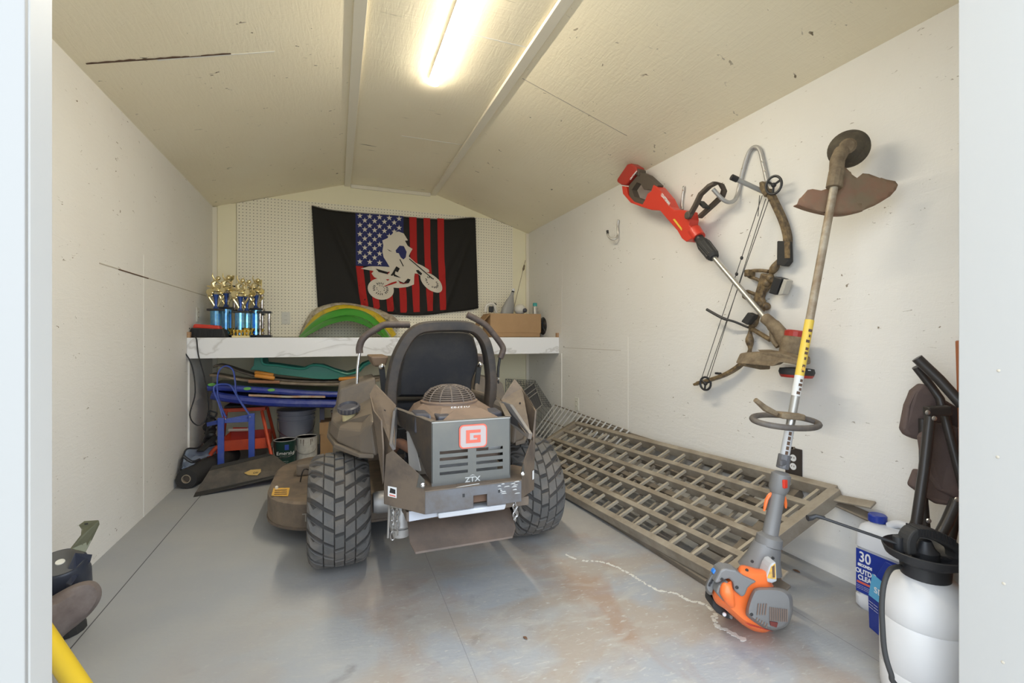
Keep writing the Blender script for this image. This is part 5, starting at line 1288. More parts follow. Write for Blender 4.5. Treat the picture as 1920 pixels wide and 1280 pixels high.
# ---------------------------------------------------------------- red cordless trimmer
def HX(x, y, d=.13): return HC(x, y, X=WX - d)
rt_ = thing('string_trimmer', 'red cordless string trimmer with grey shaft hanging head down on the large hook', 'trimmer', HX(1060, 1150))
n_ = Vector((-1, 0, 0))
def wallprism(pts, d0, dep, name, m, par, bev=.006, f=HX):
    return MB().prism([f(x, y, d0) for x, y in pts], n_ * dep).build(name, m, par, bev)
M['red_pl'] = mat('red_tool_housing', (.60, .045, .025), .38)
M['red_dk'] = mat('dark_red_plastic', (.38, .03, .02), .45)
M['tool_dark'] = mat('dark_brown_grip', (.085, .065, .05), .6)
wallprism([(250, 470), (345, 335), (375, 330), (425, 360), (440, 400), (330, 525), (285, 520), (250, 495)], .10, .07, 'battery_pack', M['red_dk'], rt_, .012)
wallprism([(395, 350), (440, 385), (440, 440), (400, 430)], .105, .06, 'battery_latch', M['tool_dark'], rt_, .005)
wallprism([(330, 525), (395, 450), (440, 405), (500, 430), (600, 520), (560, 580), (520, 560), (470, 560), (440, 510), (405, 495), (360, 560), (385, 625), (470, 655), (520, 640), (545, 680), (480, 700), (370, 670), (335, 610)], .11, .045, 'rear_grip', M['tool_dark'], rt_, .003)
wallprism([(290, 530), (330, 535), (345, 610), (400, 670), (480, 695), (500, 660), (525, 600), (560, 575), (580, 520), (615, 540), (700, 640), (740, 720), (770, 745), (850, 745), (905, 760), (915, 830), (905, 880), (955, 930), (950, 990), (880, 1030), (840, 1000), (800, 930), (700, 820), (640, 750), (560, 745), (480, 720), (370, 680), (300, 600)], .095, .065, 'main_housing', M['red_pl'], rt_, .0035)
wallprism([(720, 825), (735, 820), (800, 905), (798, 925)], .13, .035, 'yellow_strip', mat('yellow_strip', (.70, .50, .06), .5), rt_, .001)
wallprism([(565, 590), (585, 575), (665, 690), (640, 705)], .16, .001, 'label_plate', mat('pale_red_plate', (.60, .10, .07), .4), rt_, 0)
text('CRAFTSMAN', 'brand_lettering', .024, HX(612, 640, .1635), HX(665, 700, .16) - HX(565, 580, .16), HX(640, 610, .16) - HX(590, 660, .16), M['white_ink'], rt_, bold=.0006, sx=.8)
text('CRAFTSMAN', 'brand_lettering', .018, HX(325, 425, .1735), HX(370, 365, .16) - HX(280, 480, .16), HX(290, 400, .16) - HX(360, 450, .16), M['white_ink'], rt_, bold=.0004, sx=.8)
MB().tube([HX(870, 920, .128), HX(915, 985, .128)], [.038, .036], 16).build('nose_collar', M['red_pl'], rt_, smooth=True)
MB().tube([HX(900, 975, .128), HX(935, 1020, .128)], [.028, .024], 16).build('black_ring', M['black'], rt_)
MB().tube([HX(925, 1010, .128), HX(955, 1045, .128), HX(1040, 1150, .128), HX(1050, 1165, .128)], [.026, .036, .032, .026], 12).build('locking_collar', M['black_soft'], rt_)
lk = MB()
cA, cB = HX(960, 1050, .128), HX(1035, 1145, .128); dd = (cB - cA).normalized(); xx = dd.cross(Vector((1, 0, 0))).normalized(); yy = dd.cross(xx)
for k in range(10):
    a = k * math.pi / 5; o_ = (xx * math.cos(a) + yy * math.sin(a)) * .033; lk.tube([cA + o_, cB + o_ * .93], .004, 5)
lk.build('collar_ribs', M['black'], rt_)
# front handle: bent dark loop
MB().band([HX(830, 790, .16), HX(880, 700, .165), HX(930, 595, .17), HX(1010, 520, .17), HX(1060, 495, .165)], .03, .020, n_).build('front_handle', M['tool_dark'], rt_, .005)
MB().band([HX(1060, 495, .165), HX(1110, 500, .13), HX(1140, 560, .10), HX(1125, 610, .09), HX(1040, 690, .085), HX(920, 800, .085)], .03, .022, n_).build('front_handle', M['tool_dark'], rt_, .005)
MB().beam(HX(925, 660, .12), HX(985, 720, .12), .05, .012).build('handle_clamp', M['black_soft'], rt_, .004)
MB().lathe([(.022, 0), (.022, .02), (.016, .024)], HX(832, 785, .16), (-1, 0, 0), 16).build('handle_pivot', M['tool_dark'], rt_)
BC = crop(1280, 320, .32825)
def BX(x, y, d=.03): return BC(x, y, X=WX - d)
sA, sB = HX(1045, 1160, .128), BX(480, 850, .12)
MB().tube([sA, sB], .0135, 16).build('aluminium_shaft', M['alu'], rt_, smooth=True)
M['mud'] = mat('mud_caked_plastic', (.14, .10, .06), .8, dust=(.24, .18, .11), amount=.5, scale=22, bump=.4, bscale=60)
MB().tube(smoothpath([BX(470, 840, .12), BX(505, 870, .12), BX(560, 930, .12), BX(600, 985, .12), BX(640, 1020, .12)], 4), [.026] * 5 + [.030] * 4 + [.034] * 4 + [.042] * 4, 12).build('muddy_head_neck', M['mud'], rt_, smooth=True)
MB().tube(smoothpath([BX(510, 900, .12), BX(515, 960, .12), BX(545, 1005, .12)], 4), .012, 8).build('wire_guide', M['mud'], rt_, smooth=True)
MB().lathe([(.045, 0), (.056, .02), (.056, .09), (.048, .10)], BX(625, 1010, .12) + Vector((0, 0, -.05)), (.1, -.1, 1), 22).build('motor_housing', M['mud'], rt_, smooth=True)
MB().lathe([(.046, .10), (.046, .122), (.036, .128)], BX(625, 1010, .12) + Vector((0, 0, -.05)), (.1, -.1, 1), 16).build('red_motor_cap', M['red_dk'], rt_)
MB().prism([BX(370, 1035, .17), BX(480, 1028, .17), BX(600, 1030, .16), BX(730, 1075, .14), BX(735, 1105, .14), BX(600, 1085, .17), BX(560, 1108, .19), BX(345, 1090, .19)], (-.05, 0, -.006)).build('muddy_guard', M['mud'], rt_, .006)
MB().prism([BX(365, 1090, .12), BX(505, 1100, .12), BX(500, 1135, .12), BX(400, 1115, .12)], (-.06, 0, 0)).build('guard_skirt', M['mud'], rt_, .004)
MB().prism([BX(500, 1020, .06), BX(730, 1060, .06), BX(735, 1100, .06), BX(600, 1088, .06)], (-.09, 0, .0)).build('muddy_guard', M['mud'], rt_, .006)
MB().lathe([(.066, 0), (.07, .012), (.066, .028), (.03, .032)], BX(650, 1165, .12), (.05, 0, 1), 26).build('spool_cover', M['black_soft'], rt_, smooth=True)
MB().lathe([(.060, -.012), (.066, -.002), (.066, .004)], BX(650, 1165, .12), (.05, 0, 1), 26).build('spool_red', M['red_dk'], rt_, smooth=True)
MB().tube([BX(585, 1122, .13), BX(650, 1134, .15), BX(732, 1140, .13)], .0018, 5).build('cutting_line', M['white_ink'], rt_)

# ---------------------------------------------------------------- compound bow
bw_ = thing('compound_bow', 'camouflage compound bow hanging against the right wall', 'bow', BX(440, 700))
def limb(pts, w, h): return MB().band(smoothpath([BX(x, y, d) for x, y, d in pts], 5), w, h, (1, 0, 0))
limb([(490, 110, .06), (530, 190, .045), (575, 290, .035), (598, 370, .03), (600, 420, .03)], .035, .026).build('upper_limb', M['camo'], bw_, .003)
limb([(365, 1075, .03), (310, 1125, .035), (240, 1165, .045), (170, 1190, .055), (90, 1212, .06)], .035, .018).build('lower_limb', M['camo'], bw_, .003)
ris = smoothpath([BX(*p_) for p_ in ((600, 440, .03), (570, 480, .03), (530, 545, .03), (500, 600, .03), (480, 660, .03), (455, 720, .03), (455, 790, .03), (420, 850, .03), (390, 900, .03), (382, 960, .03), (385, 1020, .03), (365, 1075, .03))], 4)
rw = []
for i, q in enumerate(ris): rw.append(.015 + .006 * math.sin(i * .9))
MB().tube(ris, rw, 10).build('riser', M['camo'], bw_, smooth=True)
MB().beam(BX(478, 590, .03), BX(430, 755, .03), .03, .045, (0, 1, 0)).build('riser_window', M['camo'], bw_, .006)
for pts in (((490, 575, .03), (440, 570, .03), (385, 575, .03), (375, 600, .03), (420, 618, .03), (470, 640, .03)), ((450, 720, .03), (400, 700, .03), (365, 690, .03), (350, 720, .03), (400, 740, .03))):
    MB().tube(smoothpath([BX(*p_) for p_ in pts], 4), .009, 8).build('riser_brace', M['camo'], bw_, smooth=True)
MB().obox(BX(383, 585, .04), (.05, .028, .035)).build('rest_mount', M['camo'], bw_, .004)
MB().prism([BX(568, 403, .02), BX(630, 405, .02), BX(634, 520, .02), BX(612, 548, .02), BX(566, 540, .02)], (-.035, 0, 0)).build('limb_pocket', M['black_soft'], bw_, .005)
MB().prism([BX(582, 403, .056), BX(615, 404, .056), BX(615, 500, .056), BX(585, 500, .056)], (-.004, 0, 0)).build('pocket_camo_plate', M['camo'], bw_, .002)
for (x, y) in ((480, 640), (500, 610), (440, 760), (480, 775)):
    MB().ball(BX(x, y, .045), (.02, .018, .02), 10, 7).build('bracket_knob', M['camo'], bw_, smooth=True)
MB().tube([BX(500, 625, .04), BX(560, 630, .05)], .014, 8).build('sight_bracket', M['camo'], bw_)
MB().prism([BX(565, 605, .03), BX(610, 618, .03), BX(575, 712, .03), BX(534, 700, .03)], (-.05, 0, 0)).build('black_sight', M['black'], bw_, .004)
MB().prism([BX(612, 620, .035), BX(633, 628, .035), BX(605, 705, .035), BX(578, 712, .035)], (-.04, 0, 0)).build('clear_sight_guard', mat('clear_grey_plastic', (.45, .43, .38), .25), bw_, .002)
MB().prism([BX(400, 808, .05), BX(440, 825, .05), BX(395, 882, .05), BX(360, 862, .05)], (-.035, 0, 0)).build('black_grip', M['black_soft'], bw_, .006)
def cam(x, y, d, r, flat):
    c = BX(x, y, d); g = MB(); ax = Vector((1, .25, 0)).normalized()
    u_ = ax.cross(Vector((0, 0, 1))).normalized(); v_ = u_.cross(ax)
    g.tube([c + (u_ * math.cos(a) * flat + v_ * math.sin(a)) * r for a in [k * math.pi / 12 for k in range(25)]], .006, 8)
    for k in range(3):
        a = k * 2.094 + .4; g.tube([c, c + (u_ * math.cos(a) * flat + v_ * math.sin(a)) * r], .0055, 6)
    g.ball(c, .012, 8, 6)
    return g
cam(520, 82, .075, .042, .85).build('cam_wheel', M['black'], bw_, smooth=True)
cam(130, 1215, .075, .036, .9).build('cam_wheel', M['black'], bw_, smooth=True)
MB().prism([BX(460, 70, .05), BX(480, 62, .05), BX(510, 130, .05), BX(490, 155, .05), BX(465, 110, .05)], (-.03, 0, 0)).build('limb_tip', M['camo'], bw_, .004)
MB().prism([BX(78, 1215, .05), BX(100, 1205, .05), BX(140, 1190, .05), BX(150, 1200, .05), BX(85, 1228, .05)], (-.03, 0, 0)).build('limb_tip', M['camo'], bw_, .004)
MB().obox(BX(203, 1157, .05), (.02, .035, .012)).build('string_stop', M['black'], bw_, .004)
for a, b in (((455, 140), (105, 1195)), ((475, 160), (150, 1190)), ((492, 165), (140, 1175)), ((440, 140), (430, 260))):
    MB().tube([BX(*a, .07), BX(*b, .07)], .0020, 5).build('bow_string', mat('dark_bow_string', (.07, .065, .06), .7), bw_)
for x, y in ((337, 498), (308, 590)): MB().ball(BX(x, y, .072), (.008, .008, .010), 8, 6).build('string_nock', M['black'], bw_)
MB().tube(smoothpath([BX(138, 792, .09), BX(225, 840, .08), BX(290, 860, .06), BX(340, 880, .04), BX(375, 895, .035)], 4), [.008] * 6 + [.006] * 11, 8).build('cable_rod', M['black'], bw_, smooth=True)
MB().tube([BX(400, 905, .04), BX(500, 965, .05)], .012, 8).build('stabiliser', M['camo'], bw_, smooth=True)

# ---------------------------------------------------------------- orange petrol trimmer standing on its engine
gt = thing('string_trimmer', 'orange and grey petrol trimmer standing engine down against the ramp, muddy guard at top', 'trimmer', P(1422, 1180, Z=0))
Lo, Hi = P(1424, 1110, zc=1.64), P(1565, 345, zc=1.735)
ud = (Hi - Lo)
def onshaft(v):
    """point of the shaft axis at image row v"""
    lo, hi = 0.0, 1.3
    for _ in range(40):
        m_ = (lo + hi) / 2; q = Lo + ud * m_; zc_ = q.x * SY + q.y * CY
        vv = 630 - (q.z - H) / zc_ * CAM_F
        if vv > v: lo = m_
        else: hi = m_
    return Lo + ud * lo
sd = ud.normalized(); cs = Vector((CY, -SY, 0)); cs = (cs - sd * cs.dot(sd)).normalized(); fwd = sd.cross(cs)   # cs: image right; fwd: away or towards camera
if fwd.dot(Vector((SY, CY, 0))) > 0: tow = -fwd
else: tow = fwd
MB().tube([onshaft(860), onshaft(775)], .0145, 18).build('grey_tube', M['alu'], gt, smooth=True)
MB().tube([onshaft(775), onshaft(700)], .0142, 18).build('grey_tube', mat('satin_alloy_tube', (.42, .40, .36), .4, .5), gt, smooth=True)
MB().tube([onshaft(740), onshaft(345)], .0138, 18).build('dirty_upper_tube', mat('mud_stained_tube', (.42, .36, .27), .55, .2, dust=(.26, .19, .12), amount=.5, scale=16, bump=.15), gt, smooth=True)
MB().tube([onshaft(742), onshaft(704)], .0152, 20).build('white_label', mat('white_printed_label', (.66, .65, .62), .5), gt, smooth=True)
MB().tube([onshaft(704), onshaft(600)], .0152, 20).build('yellow_label', mat('yellow_printed_label', (.72, .50, .07), .5), gt, smooth=True)
MB().tube([onshaft(852), onshaft(806)], .0155, 20).build('grey_label', mat('silver_printed_label', (.50, .50, .50), .4), gt, smooth=True)
side_ = (tow * .93 + cs * -.35).normalized(); sx_ = sd.cross(side_).normalized()
def mark(v, dx, w, h, sft=.0155):
    c = onshaft(v) + tow * sft + cs * dx; sy_ = MB(); sy_.prism([c + cs * a * w / 2 + sd * b * h / 2 for a, b in ((-1, -1), (1, -1), (1, 1), (-1, 1))], tow * .0006); sy_.build('label_symbol', M['seam_dark'], gt)
for v in (812, 821, 830, 839, 848): mark(v, -.004, .010, .013)
for v, dx, w in ((736, -.002, .012), (729, .002, .008), (721, 0, .012), (713, .001, .009), (695, 0, .008), (686, 0, .010), (672, .0, .007), (662, 0, .011), (654, 0, .010), (640, -.002, .013), (630, .001, .006), (620, 0, .013)): mark(v, dx, w, .010)
def trimark(v):
    c = onshaft(v) + tow * .0158; return MB().prism([c - cs * .008 - sd * .008, c + cs * .008 - sd * .008, c + sd * .008], tow * .0006)
trimark(690).build('warning_triangle', M['yellow_label'], gt)
# head at top: gearbox, spool and guard
gb = onshaft(330)
top_ = P(1577, 290, zc=1.75)
MB().tube([onshaft(350), gb, P(1570, 300, zc=1.75), P(1578, 284, zc=1.77)], [.022, .024, .025, .026], 14).build('muddy_gearbox', M['mud'], gt, smooth=True)
MB().tube([onshaft(352), onshaft(320)], .027, 12).build('guard_clamp', M['mud'], gt, .003)
hc = P(1590, 276, zc=1.81); hax = (Vector((WX, hc.y + .10, hc.z + .04)) - Vector((1.80, hc.y, hc.z))).normalized()
hax = (Vector((.85, .50, .12))).normalized()
M['spool'] = mat('muddy_black_spool', (.055, .042, .028), .75, dust=(.10, .08, .05), amount=.5, scale=18, bump=.3)
so_ = MB()
prof = [(.018, -.028), (.030, -.022), (.045, -.014)]
for k in range(6): prof += [(.050 + k * .0035, -.010 + k * .006), (.0515 + k * .0035, -.006 + k * .006), (.049 + k * .0035, -.0055 + k * .006)]
prof += [(.071, .030), (.071, .045), (.060, .055), (.02, .058)]
so_.lathe(prof, hc, hax, 34).build('spool_head', M['spool'], gt, smooth=True)
MB().lathe([(.022, -.030), (.030, -.022), (.024, -.018)], hc, hax, 20).build('hub_ring', M['mud'], gt, smooth=True)
TC = crop(1380, 230, .23438)
gz = 1.80
gp = [(848, 345), (880, 370), (915, 420), (965, 445), (1010, 408), (1060, 412), (1160, 450), (1270, 470), (1292, 500), (1275, 540), (1230, 590), (1130, 650), (1010, 705), (890, 732), (790, 735), (700, 720), (580, 690), (485, 655), (500, 620), (570, 540), (610, 533), (680, 545), (725, 530), (740, 430), (790, 400)]
cx_ = sum(p_[0] for p_ in gp) / len(gp)
def gpt(x, y, off=0): return TC(x, y, zc=gz - .015 + off + (x - 850) * .00006 + .05 * ((x - 880) / 420) ** 2 * 0)
M['guard'] = mat('muddy_orange_brown_guard', (.235, .125, .075), .75, dust=(.20, .145, .085), amount=.5, scale=9, bump=.35, bscale=50)
# curved guard: bend away from the viewer at both ends and at the lower rim
def gbend(x, y): return TC(x, y, zc=1.768 - .075 * (x - 750) / 540)
vsd = Vector((SY, CY, 0))
bm_ = bmesh.new()
vs = [bm_.verts.new((x, y, 0)) for x, y in gp]; es = [bm_.edges.new((vs[i], vs[(i + 1) % len(vs)])) for i in range(len(vs))]
bmesh.ops.triangle_fill(bm_, edges=es, use_beauty=True)
for ax in (0, 1):
    for k in range(0, 1400, 50):
        nn = Vector((1, 0, 0)) if ax == 0 else Vector((0, 1, 0)); bmesh.ops.bisect_plane(bm_, geom=bm_.verts[:] + bm_.edges[:] + bm_.faces[:], plane_co=nn * k, plane_no=nn)
for v in bm_.verts:
    x, y = v.co.x, v.co.y; q = gbend(x, y)
    rib = .006 * math.exp(-((x - (900 + (y - 400) * .12)) / 16) ** 2) + .004 * math.exp(-((y - (700 - abs(x - 830) * .2)) / 14) ** 2)
    v.co = q - vsd * rib
mb_ = MB(); mb_.bm.free(); mb_.bm = bm_
go_ = mb_.build('muddy_guard', M['guard'], gt, smooth=True); so2 = go_.modifiers.new('thickness', 'SOLIDIFY'); so2.thickness = .005; so2.offset = 1
rim_ = smoothpath([gbend(x, y) + vsd * .010 for x, y in gp[12:18]], 4)
MB().band(rim_, .022, .004, vsd).build('guard_rim', M['guard'], gt)
# loop handle
lc = onshaft(782)
HL = crop(1280, 700, .4063)
hp_ = []
for k in range(33):
    a = 2 * math.pi * k / 32
    hp_.append((476 + 155 * math.cos(a), 222 + 27 * math.sin(a) + .10 * 155 * math.cos(a)))
zc0 = lc.x * SY + lc.y * CY
M['handle'] = mat('grey_brown_rubber_loop', (.10, .085, .075), .6, dust=(.15, .125, .10), amount=.4, scale=20)
loop = []
for k in range(33):
    a = 2 * math.pi * k / 32; x, y = hp_[k]
    loop.append(HL(x, y, zc=zc0 - .085 * math.sin(a)))
MB().tube(loop, .0105, 10).build('loop_handle', M['handle'], gt, smooth=True)
MB().beam(HL(440, 190, zc=zc0 - .02), HL(550, 200, zc=zc0 - .02), .05, .022).build('handle_clamp', M['mud'], gt, .006)
MB().beam(HL(540, 195, zc=zc0), HL(600, 222, zc=zc0), .03, .014).build('handle_clamp', M['handle'], gt, .004)
MB().tube([HL(430, 185, zc=zc0 - .02), HL(380, 160, zc=zc0 - .03), HL(336, 122, zc=zc0 - .04)], [.010, .012, .009], 8).build('barrier_bar', M['mud'], gt, smooth=True)
# throttle and grip
MB().tube([onshaft(878), onshaft(852)], [.021, .021], 14).build('tube_clamp', M['plastic_grey'], gt, .003)
MB().obox(onshaft(866) + tow * .016 - cs * .008, (.04, .014, .020)).build('clamp_latch', M['plastic_grey'], gt, .005)
M['husq_grey'] = mat('mid_grey_plastic', (.17, .165, .16), .42)
M['husq_orange'] = mat('orange_plastic', (.80, .16, .035), .35)
MB().tube([onshaft(884), onshaft(889), onshaft(915), onshaft(924)], [.020, .032, .033, .026], 16).build('throttle_housing', M['husq_grey'], gt, smooth=True)
MB().obox(onshaft(903) + tow * .031, (.018, .010, .030)).build('red_switch', M['red_tool'], gt, .003)
MB().tube([onshaft(920), onshaft(960), onshaft(1000), onshaft(1006)], [.024, .0245, .026, .030], 18).build('soft_grip', M['husq_grey'], gt, smooth=True)
for s_ in (-1, 1):
    MB().tube(smoothpath([onshaft(926) + cs * s_ * .022, onshaft(940) + cs * s_ * .034, onshaft(962) + cs * s_ * .036], 3) if s_ < 0 else smoothpath([onshaft(924) + cs * .018, onshaft(934) + cs * .030, onshaft(948) + cs * .038], 3), [.003, .006, .0065, .006, .006, .005, .003], 8).build('orange_trigger', M['husq_orange'], gt, smooth=True)
MB().tube([onshaft(1000), onshaft(1006), onshaft(1020), onshaft(1022)], [.028, .042, .044, .040], 20).build('clutch_collar', M['husq_grey'], gt, smooth=True)
r1 = onshaft(1022); EC = crop(1310, 1040, .125)
zE = 1.63
def EP(x, y, d=0.0): return EC(x, y, zc=zE + d)
def ering(pts, d): return [EP(x, y, d) for x, y in pts]
def solid(front, mid, back, name, m, bev=.004, smooth=False):
    return MB().loft([ering(*f) for f in (front, mid, back)]).build(name, m, gt, bev, smooth)
# grey cone from collar to engine
rings = []
for f, (v, r) in zip((0, .5, 1), ((1019, .046), (1045, .056), (1068, .073))):
    c = onshaft(v); c = c - cs * (.004 + f * .010)
    rings.append([c + (cs * math.cos(a) * 1.0 + tow * math.sin(a) * .85) * r for a in [2 * math.pi * k / 24 for k in range(24)]])
MB().loft(rings).build('clutch_cover', M['husq_grey'], gt, smooth=True)
def inflate(pts, d0, d1, k1=.93, k0=.80):
    """rounded housing: outline pts in the picture plane given depth, bulging towards the viewer"""
    cx_ = sum(p_[0] for p_ in pts) / len(pts); cy_ = sum(p_[1] for p_ in pts) / len(pts)
    def sc_(k): return [(cx_ + (x - cx_) * k, cy_ + (y - cy_) * k) for x, y in pts]
    L_ = []
    for k, t_ in ((k0, 0), (k1, .07), (1, .2), (1, .5), (1, .8), (k1, .94), (k0, 1)):
        L_.append([EP(x, y, lerp(d0, d1, t_)) for x, y in sc_(k)])
    return MB().loft(L_)
def closed(pts, n=4):
    p_ = [Vector((x, y, 0)) for x, y in pts]; N_ = len(p_); out = []
    for i in range(N_):
        p0, p1, p2, p3 = p_[(i - 1) % N_], p_[i], p_[(i + 1) % N_], p_[(i + 2) % N_]
        for k in range(n):
            t_ = k / n; q = 0.5 * ((2 * p1) + (p2 - p0) * t_ + (2 * p0 - 5 * p1 + 4 * p2 - p3) * t_ * t_ + (3 * p1 - p0 - 3 * p2 + p3) * t_ ** 3); out.append((q.x, q.y))
    return out
inflate(closed([(640, 150), (860, 200), (1060, 240), (1100, 420), (1130, 520), (1130, 1000), (1040, 1150), (860, 1150), (680, 1060), (560, 960), (400, 820), (260, 720), (205, 590), (240, 430), (420, 340), (560, 250)]), -.10, .10).build('orange_engine_cover', M['husq_orange'], gt, smooth=True)
inflate(closed([(860, 490), (1000, 480), (1250, 500), (1390, 600), (1415, 760), (1395, 930), (1300, 1080), (1120, 1130), (960, 1090), (740, 940), (700, 850), (740, 680), (800, 540)]), -.135, .06, .95, .85).build('grey_cylinder_cover', M['husq_grey'], gt, smooth=True)
inflate(closed([(180, 290), (300, 215), (420, 205), (330, 430), (230, 480), (190, 600), (120, 560), (100, 460)]), -.085, .06).build('starter_cap', M['husq_grey'], gt, smooth=True)
MB().prism([EP(x, y, -.112) for x, y in ((330, 240), (400, 205), (560, 235), (700, 330), (880, 410), (800, 450), (745, 500), (700, 610), (650, 640), (535, 540), (520, 420), (460, 360), (400, 375), (290, 430), (240, 420))], vsd * .05).build('grey_side_panel', M['husq_grey'], gt, .008)
MB().prism([EP(x, y, -.118) for x, y in ((300, 480), (370, 420), (460, 410), (385, 500), (350, 600), (395, 720), (300, 620), (265, 570))], vsd * .04).build('grey_inset', M['husq_grey'], gt, .006)
MB().tube(smoothpath([EP(430, 430, -.118), EP(420, 560, -.125), EP(500, 760, -.115)], 4), [.012, .016, .018, .020, .022, .020, .018, .014, .010], 10).build('orange_ridge', M['husq_orange'], gt, smooth=True)
MB().prism([EP(x, y, -.088) for x, y in ((210, 280), (235, 235), (330, 215), (320, 260), (260, 315))], vsd * .02).build('blue_button', mat('blue_button', (.03, .20, .65), .4), gt, .003)
vt = MB()
for k in range(3):
    x, y = 155 + k * 26, 465 - k * 42; vt.prism([EP(x - 10, y, -.089), EP(x + 12, y - 55, -.089), EP(x + 34, y - 48, -.089), EP(x + 16, y + 8, -.089)], vsd * -.001)
vt.build('vent_slots', M['black'], gt)
vt = MB()
for k in range(10):
    x = 1065 + k * 28; vt.prism([EP(x, 780 + k * 4, -.137), EP(x + 13, 780 + k * 4, -.137), EP(x + 13, 985 + k * 2, -.137), EP(x, 985 + k * 2, -.137)], vsd * -.001)
for k in range(4):
    x = 890 + k * 40; vt.prism([EP(x, 730, -.137), EP(x + 14, 730, -.137), EP(x - 5, 900, -.137), EP(x - 19, 900, -.137)], vsd * -.001)
for k in range(5):
    x = 870 + k * 38; vt.prism([EP(x, 940 + k * 22, -.137), EP(x + 14, 940 + k * 22, -.137), EP(x, 985 + k * 26, -.137), EP(x - 14, 985 + k * 26, -.137)], vsd * -.001)
vt.build('cooling_slots', mat('brown_dusty_slots', (.17, .11, .08), .8), gt)
vt = MB()
for k in range(8):
    x = 690 + k * 45; vt.prism([EP(x, 1010 + k * 14, -.104), EP(x + 60, 1030 + k * 14, -.106), EP(x + 110, 1070 + k * 11, -.104), EP(x + 60, 1050 + k * 12, -.106)], vsd * -.0015)
vt.build('orange_louvres', M['red_dk'], gt)
MB().prism([EP(1070, 1000, -.139), EP(1190, 1020, -.139), EP(1170, 1090, -.139), EP(1080, 1060, -.139)], vsd * .01).build('dark_exhaust', mat('dark_red_port', (.12, .02, .015), .7), gt)
MB().prism([EP(x, y, -.02) for x, y in ((215, 660), (330, 760), (420, 850), (540, 890), (540, 960), (470, 985), (380, 940), (280, 880), (205, 790))], vsd * .07).build('black_carburettor', M['black_soft'], gt, .008)
MB().prism([EP(x, y, -.03) for x, y in ((470, 900), (520, 920), (510, 975), (470, 960))], vsd * .02).build('choke_lever', M['husq_grey'], gt, .003)
MB().ball(EP(385, 890, -.03), .007, 8, 6).build('primer_bulb', M['white_plastic'], gt)
for x, y, d_ in ((720, 225, -.095), (350, 365, -.113), (572, 485, -.113), (790, 888, -.134), (1350, 720, -.12), (800, 95, -.06), (1110, 45, -.06)):
    MB().lathe([(.0052, 0), (.0052, .003), (.002, .003), (.002, .0012)], EP(x, y, d_), -vsd, 10).build('screw', M['black_soft'], gt)
MB().prism([EP(x, y, -.096) for x, y in ((1005, 370), (1060, 200), (1100, 130), (1165, 110), (1180, 400), (1100, 430), (1020, 410))], vsd * .05).build('silver_heat_shield', mat('pale_silver_plastic', (.45, .45, .46), .35), gt, .006)
MB().prism([EP(x, y, -.0975) for x, y in ((1032, 350), (1090, 180), (1150, 130), (1160, 365))], vsd * .002).build('warning_label', M['yellow_label'], gt)
MB().prism([EP(x, y, -.098) for x, y in ((1100, 180), (1140, 150), (1145, 340), (1110, 340))], vsd * .001).build('label_symbol', M['seam_dark'], gt)

# ---------------------------------------------------------------- cleaner jug
M['jug'] = mat('translucent_white_jug', (.68, .69, .72), .4)
M['blue_lab'] = mat('deep_blue_label', (.015, .04, .30), .35)
jg = thing('cleaner_jug', 'large white jug of outdoor cleaner with a blue cap and label by the right wall', 'jug', (1.92, 1.15, 0))
jx0, jx1, jy0, jy1 = 1.862, 2.005, .985, 1.212
def jr(z, ins=0.0, r=.03, y0=jy0):
    out = []
    for sx_, sy2, a0 in ((jx1, jy1, 0), (jx0, jy1, 90), (jx0, y0, 180), (jx1, y0, 270)):
        cx_ = sx_ + (-1 if sx_ == jx1 else 1) * (r + ins); cy_ = sy2 + (-1 if sy2 == jy1 else 1) * (r + ins)
        for k in range(5):
            a = math.radians(a0 + 22.5 * k); out.append((cx_ + r * math.cos(a), cy_ + r * math.sin(a), z))
    return out
MB().loft([jr(0, .008), jr(.012, 0), jr(.045, 0), jr(.05, .004), jr(.23, .004), jr(.235, 0), jr(.29, .002), jr(.315, .012, y0=jy0 + .03), jr(.325, .03, y0=jy0 + .05)]).build('jug_body', M['jug'], jg, smooth=True)
MB().lathe([(.024, 0), (.024, .012)], (1.935, 1.165, .322), seg=22).build('jug_neck', M['jug'], jg)
cp = MB().lathe([(.030, .006), (.030, .028), (.026, .032)], (1.935, 1.165, .322), seg=26).build('blue_cap', M['blue_lab'], jg, smooth=True)
MB().tube(smoothpath([(1.935, 1.125, .325), (1.935, 1.09, .345), (1.935, 1.04, .335), (1.935, 1.012, .28), (1.935, 1.015, .22)], 5), .014, 12).build('jug_handle', M['jug'], jg, smooth=True)
lx = jx0 + .003
MB().prism([(lx, jy1 - .014, .062), (lx, jy0 + .014, .062), (lx, jy0 + .014, .225), (lx, jy1 - .014, .225)], (-.0012, 0, 0)).build('blue_label', M['blue_lab'], jg)
lr = (0, -1, 0)
for body, y, z, s_, m_ in (('30', 1.166, .196, .054, M['white_ink']), ('SECONDS', 1.166, .166, .014, M['white_ink']), ('OUTDOOR', 1.148, .142, .025, M['white_ink']), ('CLEANER', 1.148, .118, .025, M['white_ink'])):
    text(body, 'label_lettering', s_, (lx - .0018, y, z), lr, (0, 0, 1), m_, jg, bold=.0008, sx=.80)
MB().prism([(lx - .0014, 1.194, .096), (lx - .0014, 1.10, .096), (lx - .0014, 1.10, .104), (lx - .0014, 1.194, .104)], (-.0006, 0, 0)).build('red_strip', M['orange_red'], jg)
for k, z in enumerate((.088, .082, .076)):
    text('—— — ——— ——— —— —', 'small_print', .007, (lx - .0018, 1.148, z), lr, (0, 0, 1), M['white_ink'], jg)
MB().prism([(1.875, 1.0, .245), (1.875, 1.06, .275), (1.94, 1.035, .295), (1.94, .996, .255)], (-.002, -.002, .002)).build('blue_neck_tag', M['blue_lab'], jg)
